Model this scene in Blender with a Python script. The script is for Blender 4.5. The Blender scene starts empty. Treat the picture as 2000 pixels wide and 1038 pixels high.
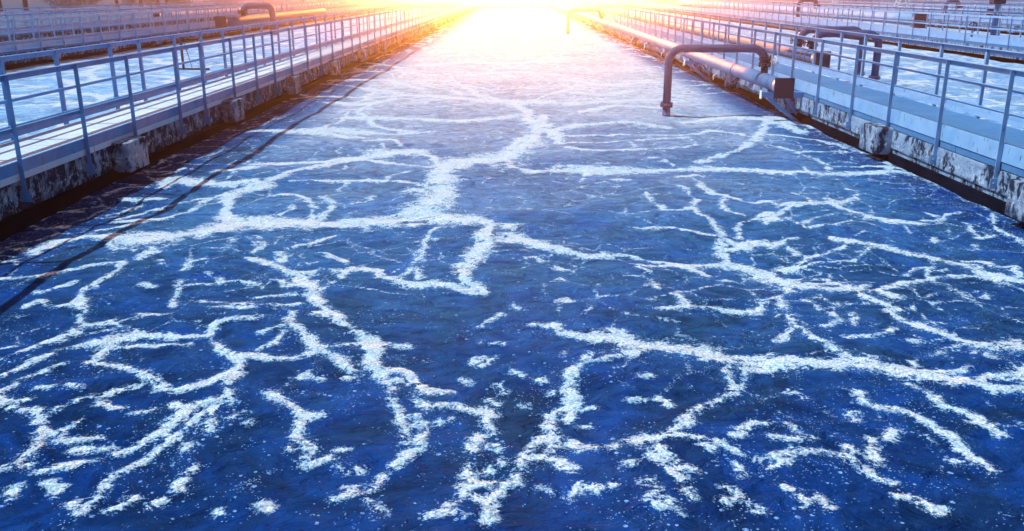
import bpy, math, random
import numpy as np
from mathutils import Vector
R = math.radians
scene = bpy.context.scene
random.seed(4); rng = np.random.default_rng(7)

# ------------------------------------------------------------ camera
CAM_H = 2.7
cam_data = bpy.data.cameras.new('camera')
cam_data.sensor_width = 36.0; cam_data.sensor_fit = 'HORIZONTAL'
cam_data.lens = 36.0*1706/2000
cam_data.clip_start = .05; cam_data.clip_end = 3000
cam = bpy.data.objects.new('camera', cam_data); scene.collection.objects.link(cam)
cam.location = (0, 0, CAM_H); cam.rotation_euler = (R(90-17.4725), 0, R(.192))
scene.camera = cam

# ------------------------------------------------------------ light
SUN_EL, SUN_K = 54.0, .73
w = bpy.data.worlds.new('World'); scene.world = w; w.use_nodes = True
nt = w.node_tree; N = nt.nodes; L = nt.links
for n in list(N): N.remove(n)
wo = N.new('ShaderNodeOutputWorld'); bg = N.new('ShaderNodeBackground'); L.new(bg.outputs[0], wo.inputs[0])
sky = N.new('ShaderNodeTexSky'); sky.sky_type = 'NISHITA'; sky.sun_disc = False
sky.sun_elevation = R(SUN_EL); sky.sun_rotation = R(-90); sky.altitude = 200; sky.ozone_density = 3.0
bg.inputs['Strength'].default_value = .07
bg2 = N.new('ShaderNodeBackground'); bg2.inputs['Strength'].default_value = 1.0
addS = N.new('ShaderNodeAddShader')
L.new(sky.outputs[0], bg.inputs['Color']); L.new(bg.outputs[0], addS.inputs[0]); L.new(bg2.outputs[0], addS.inputs[1]); L.new(addS.outputs[0], wo.inputs[0])
# invented warm glow low in the sky over the far end, out of view
tc = N.new('ShaderNodeTexCoord'); dot = N.new('ShaderNodeVectorMath'); dot.operation = 'DOT_PRODUCT'
GEL = R(GLOW_EL := 3.0)
dot.inputs[1].default_value = (0, math.cos(GEL), math.sin(GEL)); L.new(tc.outputs['Generated'], dot.inputs[0])
ac = N.new('ShaderNodeMath'); ac.operation = 'ARCCOSINE'; L.new(dot.outputs['Value'], ac.inputs[0])
def gauss(sig_deg, col, amp):
    d = N.new('ShaderNodeMath'); d.operation = 'DIVIDE'; L.new(ac.outputs[0], d.inputs[0]); d.inputs[1].default_value = R(sig_deg)
    p = N.new('ShaderNodeMath'); p.operation = 'POWER'; L.new(d.outputs[0], p.inputs[0]); p.inputs[1].default_value = 2
    m = N.new('ShaderNodeMath'); m.operation = 'MULTIPLY'; L.new(p.outputs[0], m.inputs[0]); m.inputs[1].default_value = -1
    e = N.new('ShaderNodeMath'); e.operation = 'EXPONENT'; L.new(m.outputs[0], e.inputs[0])
    v = N.new('ShaderNodeVectorMath'); v.operation = 'SCALE'; v.inputs[0].default_value = [c*amp for c in col]; L.new(e.outputs[0], v.inputs['Scale'])
    return v.outputs[0]
a1 = gauss(4.8, (1, .66, .0), 175.0)
a2 = gauss(6.3, (1, .22, .095), 420.0)
va = N.new('ShaderNodeVectorMath'); va.operation = 'ADD'; L.new(a1, va.inputs[0]); L.new(a2, va.inputs[1])
L.new(va.outputs[0], bg2.inputs['Color'])
w.cycles.sampling_method = 'MANUAL'; w.cycles.sample_map_resolution = 2048

sd = bpy.data.lights.new('sun', 'SUN'); sd.energy = 5.0; sd.angle = R(.53); sd.color = (.86, .96, 1)
sun = bpy.data.objects.new('sun', sd); scene.collection.objects.link(sun)
sdir = Vector((SUN_K, .04, -1)).normalized()
sun.rotation_euler = sdir.to_track_quat('-Z', 'Y').to_euler(); sun.location = (-30, 0, 40)
scene.view_settings.view_transform = 'Standard'; scene.view_settings.look = 'None'
scene.view_settings.exposure = 0.0; scene.view_settings.gamma = 1.0

# ------------------------------------------------------------ helpers
COL = scene.collection
def tag(o, label=None, cat=None, group=None, kind=None):
    if label: o['label'] = label
    if cat: o['category'] = cat
    if group: o['group'] = group
    if kind: o['kind'] = kind
    return o
def thing(name, label, cat, loc=(0, 0, 0), group=None, rz=0):
    o = bpy.data.objects.new(name, None); COL.objects.link(o); o.location = loc; o.rotation_euler = (0, 0, rz)
    o.empty_display_size = .2
    return tag(o, label, cat, group)
class MB:
    def __init__(s): s.v = []; s.f = []; s.sm = []
    def add(s, vs, fs, smooth=False):
        b = len(s.v); s.v += [tuple(v) for v in vs]; s.f += [tuple(i+b for i in f) for f in fs]; s.sm += [smooth]*len(fs); return s
    def box(s, x0, x1, y0, y1, z0, z1, c=0.0):
        if c <= 0:
            vs = [(x, y, z) for x in (x0, x1) for y in (y0, y1) for z in (z0, z1)]
            return s.add(vs, [(0, 1, 3, 2), (4, 6, 7, 5), (0, 4, 5, 1), (2, 3, 7, 6), (0, 2, 6, 4), (1, 5, 7, 3)])
        # chamfered: three nested slabs (an octagon-like section)
        vs = []; fs = []
        for (z, i) in ((z0, c), (z0+c, 0), (z1-c, 0), (z1, c)):
            vs += [(x0+i, y0+i, z), (x1-i, y0+i, z), (x1-i, y1-i, z), (x0+i, y1-i, z)]
        for k in range(3):
            for j in range(4): fs.append((k*4+j, k*4+(j+1) % 4, k*4+4+(j+1) % 4, k*4+4+j))
        fs += [(3, 2, 1, 0), (12, 13, 14, 15)]
        return s.add(vs, fs)
    def prism(s, prof, y0, y1):           # profile (x,z) CCW swept along Y
        n = len(prof)
        vs = [(x, y0, z) for x, z in prof] + [(x, y1, z) for x, z in prof]
        fs = [(i, (i+1) % n, n+(i+1) % n, n+i) for i in range(n)] + [tuple(range(n))[::-1], tuple(range(n, 2*n))]
        return s.add(vs, fs)
    def bar(s, a, b, w_, h_):             # rectangular bar from a to b
        a, b = Vector(a), Vector(b); d = (b-a).normalized()
        up = Vector((0, 0, 1)) if abs(d.z) < .95 else Vector((0, 1, 0))
        r = d.cross(up).normalized(); u = r.cross(d)
        vs = [p+r*i*w_/2+u*j*h_/2 for p in (a, b) for i, j in ((-1, -1), (1, -1), (1, 1), (-1, 1))]
        return s.add(vs, [(3, 2, 1, 0), (4, 5, 6, 7)]+[(i, (i+1) % 4, 4+(i+1) % 4, 4+i) for i in range(4)])
    def tube(s, pts, r, seg=16, cap=True):
        pts = [Vector(p) for p in pts]; n = len(pts); rr = r if isinstance(r, (list, tuple)) else [r]*n
        t0 = (pts[1]-pts[0]).normalized(); up = Vector((0, 0, 1)) if abs(t0.z) < .9 else Vector((0, 1, 0))
        u = t0.cross(up).normalized(); vs = []
        for i, p in enumerate(pts):
            t = ((pts[min(i+1, n-1)]-p).normalized()+(p-pts[max(i-1, 0)]).normalized()).normalized()
            u = (u-t*u.dot(t)).normalized(); v = t.cross(u)
            for k in range(seg):
                a = 2*math.pi*k/seg; vs.append(p+(u*math.cos(a)+v*math.sin(a))*rr[i])
        fs = [(i*seg+k, i*seg+(k+1) % seg, (i+1)*seg+(k+1) % seg, (i+1)*seg+k) for i in range(n-1) for k in range(seg)]
        s.add(vs, fs, True)
        if cap:
            b = len(s.v)-n*seg
            s.f.append(tuple(b+k for k in range(seg))[::-1]); s.f.append(tuple(b+(n-1)*seg+k for k in range(seg))); s.sm += [False, False]
        return s
    def torus(s, c, ax, Rr, r, n=20, m=6):
        c = Vector(c); ax = Vector(ax).normalized(); up = Vector((0, 0, 1)) if abs(ax.z) < .9 else Vector((1, 0, 0))
        u = ax.cross(up).normalized(); v = ax.cross(u); vs = []
        for i in range(n):
            a = 2*math.pi*i/n; d = u*math.cos(a)+v*math.sin(a)
            for j in range(m):
                b = 2*math.pi*j/m; vs.append(c+d*(Rr+r*math.cos(b))+ax*r*math.sin(b))
        fs = [(i*m+j, ((i+1) % n)*m+j, ((i+1) % n)*m+(j+1) % m, i*m+(j+1) % m) for i in range(n) for j in range(m)]
        return s.add(vs, fs, True)
    def mesh(s, name, mat):
        me = bpy.data.meshes.new(name); me.from_pydata(s.v, [], s.f); me.materials.append(mat)
        me.polygons.foreach_set('use_smooth', s.sm); me.update(); return me
    def build(s, name, mat, parent=None, loc=(0, 0, 0)):
        return link(name, s.mesh(name, mat), parent, loc)
def link(name, me, parent=None, loc=(0, 0, 0)):
    o = bpy.data.objects.new(name, me); COL.objects.link(o); o.location = loc
    if parent: o.parent = parent
    return o

# ------------------------------------------------------------ materials
def mat(name):
    m = bpy.data.materials.new(name); m.use_nodes = True; nt = m.node_tree
    return m, nt, nt.nodes, nt.links, nt.nodes['Principled BSDF']
def nd(N, t, **kw):
    n = N.new(t)
    for k, v in kw.items(): setattr(n, k, v)
    return n
def mth(N, L, op, a, b=None, c=None, clamp=False):
    n = N.new('ShaderNodeMath'); n.operation = op; n.use_clamp = clamp
    for i, x in enumerate((a, b, c)):
        if x is None: continue
        if isinstance(x, (int, float)): n.inputs[i].default_value = x
        else: L.new(x, n.inputs[i])
    return n.outputs[0]
def noise(N, L, vec, scale, detail=4, rough=.55, dist=0):
    n = N.new('ShaderNodeTexNoise'); n.inputs['Scale'].default_value = scale; n.inputs['Detail'].default_value = detail
    n.inputs['Roughness'].default_value = rough; n.inputs['Distortion'].default_value = dist
    if vec is not None: L.new(vec, n.inputs['Vector'])
    return n
def ramp(N, L, fac, stops, interp='LINEAR'):
    n = N.new('ShaderNodeValToRGB'); cr = n.color_ramp; cr.interpolation = interp
    while len(cr.elements) < len(stops): cr.elements.new(.5)
    for e, (p, c) in zip(cr.elements, stops): e.position = p; e.color = (*c, 1) if len(c) == 3 else c
    L.new(fac, n.inputs[0]); return n.outputs[0]
def pos(N, L, sc=(1, 1, 1)):
    g = N.new('ShaderNodeNewGeometry'); m = N.new('ShaderNodeMapping'); m.inputs['Scale'].default_value = sc
    L.new(g.outputs['Position'], m.inputs[0]); return m.outputs[0]
def bump(N, L, h, b, strength=.3, dist=.01, normal=None):
    n = N.new('ShaderNodeBump'); n.inputs['Strength'].default_value = strength; n.inputs['Distance'].default_value = dist
    L.new(h, n.inputs['Height'])
    if normal is not None: L.new(normal, n.inputs['Normal'])
    if b is not None: L.new(n.outputs[0], b.inputs['Normal'])
    return n.outputs[0]

def steel(name, base, dark, rust=(.05, .05, .09), amount=.5, rough=.45, met=.0):
    m, nt, N, L, b = mat(name)
    p = pos(N, L); n1 = noise(N, L, p, 3.0, 6, .6); n2 = noise(N, L, pos(N, L, (1, 1, .25)), 22, 5, .65)
    c1 = ramp(N, L, n1.outputs[0], [(.3, dark), (.62, base)])
    f = ramp(N, L, n2.outputs[0], [(amount+.11, (0, 0, 0)), (amount+.19, (1, 1, 1))])
    mx = N.new('ShaderNodeMix'); mx.data_type = 'RGBA'; L.new(f, mx.inputs[0]); L.new(c1, mx.inputs[6]); mx.inputs[7].default_value = (*rust, 1)
    L.new(mx.outputs[2], b.inputs['Base Color']); b.inputs['Roughness'].default_value = rough+.1; b.inputs['Specular IOR Level'].default_value = .07; b.inputs['Metallic'].default_value = met
    bump(N, L, n2.outputs[0], b, .25, .004)
    return m
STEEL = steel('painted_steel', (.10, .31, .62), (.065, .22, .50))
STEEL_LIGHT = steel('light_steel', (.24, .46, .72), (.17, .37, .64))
PIPE = steel('pipe_paint', (.055, .10, .24), (.035, .065, .17), (.03, .03, .06), .55, .38)
PIPE_HEAD = steel('header_pipe_paint', (.11, .22, .42), (.07, .14, .30), (.04, .05, .09), .55, .42)
DARK = steel('dark_iron', (.035, .045, .09), (.02, .03, .06), (.05, .05, .07), .5, .5)
WHITE = steel('white_paint', (.78, .84, .9), (.6, .7, .82), (.3, .35, .45), .6, .4)

def concrete(name, lo, hi, crust=.0, joint=0):
    m, nt, N, L, b = mat(name)
    p = pos(N, L); n1 = noise(N, L, p, 1.1, 8, .62, .3); n2 = noise(N, L, p, 9, 8, .7); n3 = noise(N, L, p, 60, 4, .7)
    s = mth(N, L, 'ADD', mth(N, L, 'MULTIPLY', n1.outputs[0], .6), mth(N, L, 'MULTIPLY', n2.outputs[0], .4))
    c = ramp(N, L, s, [(.38, lo), (.62, hi)])
    g = ramp(N, L, n3.outputs[0], [(.3, (.8, .8, .8)), (.7, (1.15, 1.15, 1.15))])
    mx = N.new('ShaderNodeMix'); mx.data_type = 'RGBA'; mx.blend_type = 'MULTIPLY'; mx.inputs[0].default_value = 1
    L.new(c, mx.inputs[6]); L.new(g, mx.inputs[7]); out = mx.outputs[2]
    if joint:
        sp = N.new('ShaderNodeSeparateXYZ'); L.new(p, sp.inputs[0]); wob = noise(N, L, p, 8, 3)
        fr = mth(N, L, 'FRACT', mth(N, L, 'ADD', mth(N, L, 'DIVIDE', sp.outputs[1], joint), mth(N, L, 'MULTIPLY', wob.outputs[0], .008)))
        jl = mth(N, L, 'LESS_THAN', fr, .018/joint)
        mj = N.new('ShaderNodeMix'); mj.data_type = 'RGBA'; L.new(mth(N, L, 'MULTIPLY', jl, .8), mj.inputs[0]); L.new(out, mj.inputs[6]); mj.inputs[7].default_value = (.03, .05, .09, 1); out = mj.outputs[2]
    if crust:
        # dried sludge: ragged black patches with pale flecks
        k = noise(N, L, pos(N, L, (1, 1, .55)), 5.5, 9, .68, .4)
        f = ramp(N, L, k.outputs[0], [(crust-.03, (0, 0, 0)), (crust+.03, (1, 1, 1))])
        mx2 = N.new('ShaderNodeMix'); mx2.data_type = 'RGBA'; L.new(f, mx2.inputs[0]); L.new(out, mx2.inputs[6]); mx2.inputs[7].default_value = (.022, .036, .07, 1)
        k2 = noise(N, L, p, 14, 8, .75); sep = N.new('ShaderNodeSeparateXYZ'); L.new(p, sep.inputs[0])
        band = mth(N, L, 'SUBTRACT', 1.0, mth(N, L, 'MULTIPLY', mth(N, L, 'ABSOLUTE', mth(N, L, 'SUBTRACT', sep.outputs[2], .36)), 7.0), clamp=True)
        ff = mth(N, L, 'MULTIPLY', band, ramp(N, L, k2.outputs[0], [(.54, (0, 0, 0)), (.6, (1, 1, 1))]), clamp=True)
        mx3 = N.new('ShaderNodeMix'); mx3.data_type = 'RGBA'; L.new(ff, mx3.inputs[0]); L.new(mx2.outputs[2], mx3.inputs[6]); mx3.inputs[7].default_value = (.62, .74, .85, 1)
        out = mx3.outputs[2]
        bump(N, L, mth(N, L, 'ADD', n2.outputs[0], k.outputs[0]), b, .9, .03)
    else:
        bump(N, L, n2.outputs[0], b, .35, .006)
    L.new(out, b.inputs['Base Color']); b.inputs['Roughness'].default_value = .9; b.inputs['Specular IOR Level'].default_value = .0
    return m
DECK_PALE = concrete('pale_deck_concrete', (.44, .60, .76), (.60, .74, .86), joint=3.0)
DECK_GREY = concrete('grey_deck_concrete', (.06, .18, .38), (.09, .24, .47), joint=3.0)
BEAM = concrete('crusted_concrete', (.06, .11, .22), (.36, .50, .66), .475)
BLOCK = concrete('block_concrete', (.07, .13, .26), (.36, .48, .64), .53)
WALLC = concrete('wet_wall_concrete', (.0015, .003, .007), (.006, .012, .028))
GRASS = concrete('rough_grass', (.015, .05, .12), (.10, .25, .44))
GROUND = concrete('gravel_ground', (.12, .20, .34), (.30, .44, .62))

# ------------------------------------------------------------ numpy noise
def vnoise(x, y, seed, period=256):
    g = np.random.default_rng(seed).random((period, period)).astype(np.float32)
    xi = np.floor(x).astype(np.int64); yi = np.floor(y).astype(np.int64); fx = (x-xi).astype(np.float32); fy = (y-yi).astype(np.float32)
    fx = fx*fx*(3-2*fx); fy = fy*fy*(3-2*fy)
    a = g[xi % period, yi % period]; b = g[(xi+1) % period, yi % period]; c = g[xi % period, (yi+1) % period]; d = g[(xi+1) % period, (yi+1) % period]
    return a*(1-fx)*(1-fy)+b*fx*(1-fy)+c*(1-fx)*fy+d*fx*fy
def fbm(x, y, seed, oct=4, g=.5):
    s = 0; a = 1; t = 0
    for i in range(oct): s = s+a*vnoise(x*2**i+17.3*i, y*2**i+5.1*i, seed+i); t += a; a *= g
    return s/t
def worley(x, y, seed):
    jx = np.random.default_rng(seed).random((128, 512)).astype(np.float32); jy = np.random.default_rng(seed+1).random((128, 512)).astype(np.float32)
    xi = np.floor(x).astype(np.int64); yi = np.floor(y).astype(np.int64)
    f1 = np.full(x.shape, 9., np.float32); f2 = f1.copy()
    for dx in (-1, 0, 1):
        for dy in (-1, 0, 1):
            cx, cy = xi+dx, yi+dy
            d = np.hypot(cx+jx[cx % 128, cy % 512]-x, cy+jy[cx % 128, cy % 512]-y).astype(np.float32)
            f2 = np.minimum(f2, np.maximum(f1, d)); f1 = np.minimum(f1, d)
    return f1, f2
def sstep(a, b, x):
    t = np.clip((x-a)/(b-a), 0, 1); return t*t*(3-2*t)

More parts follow.
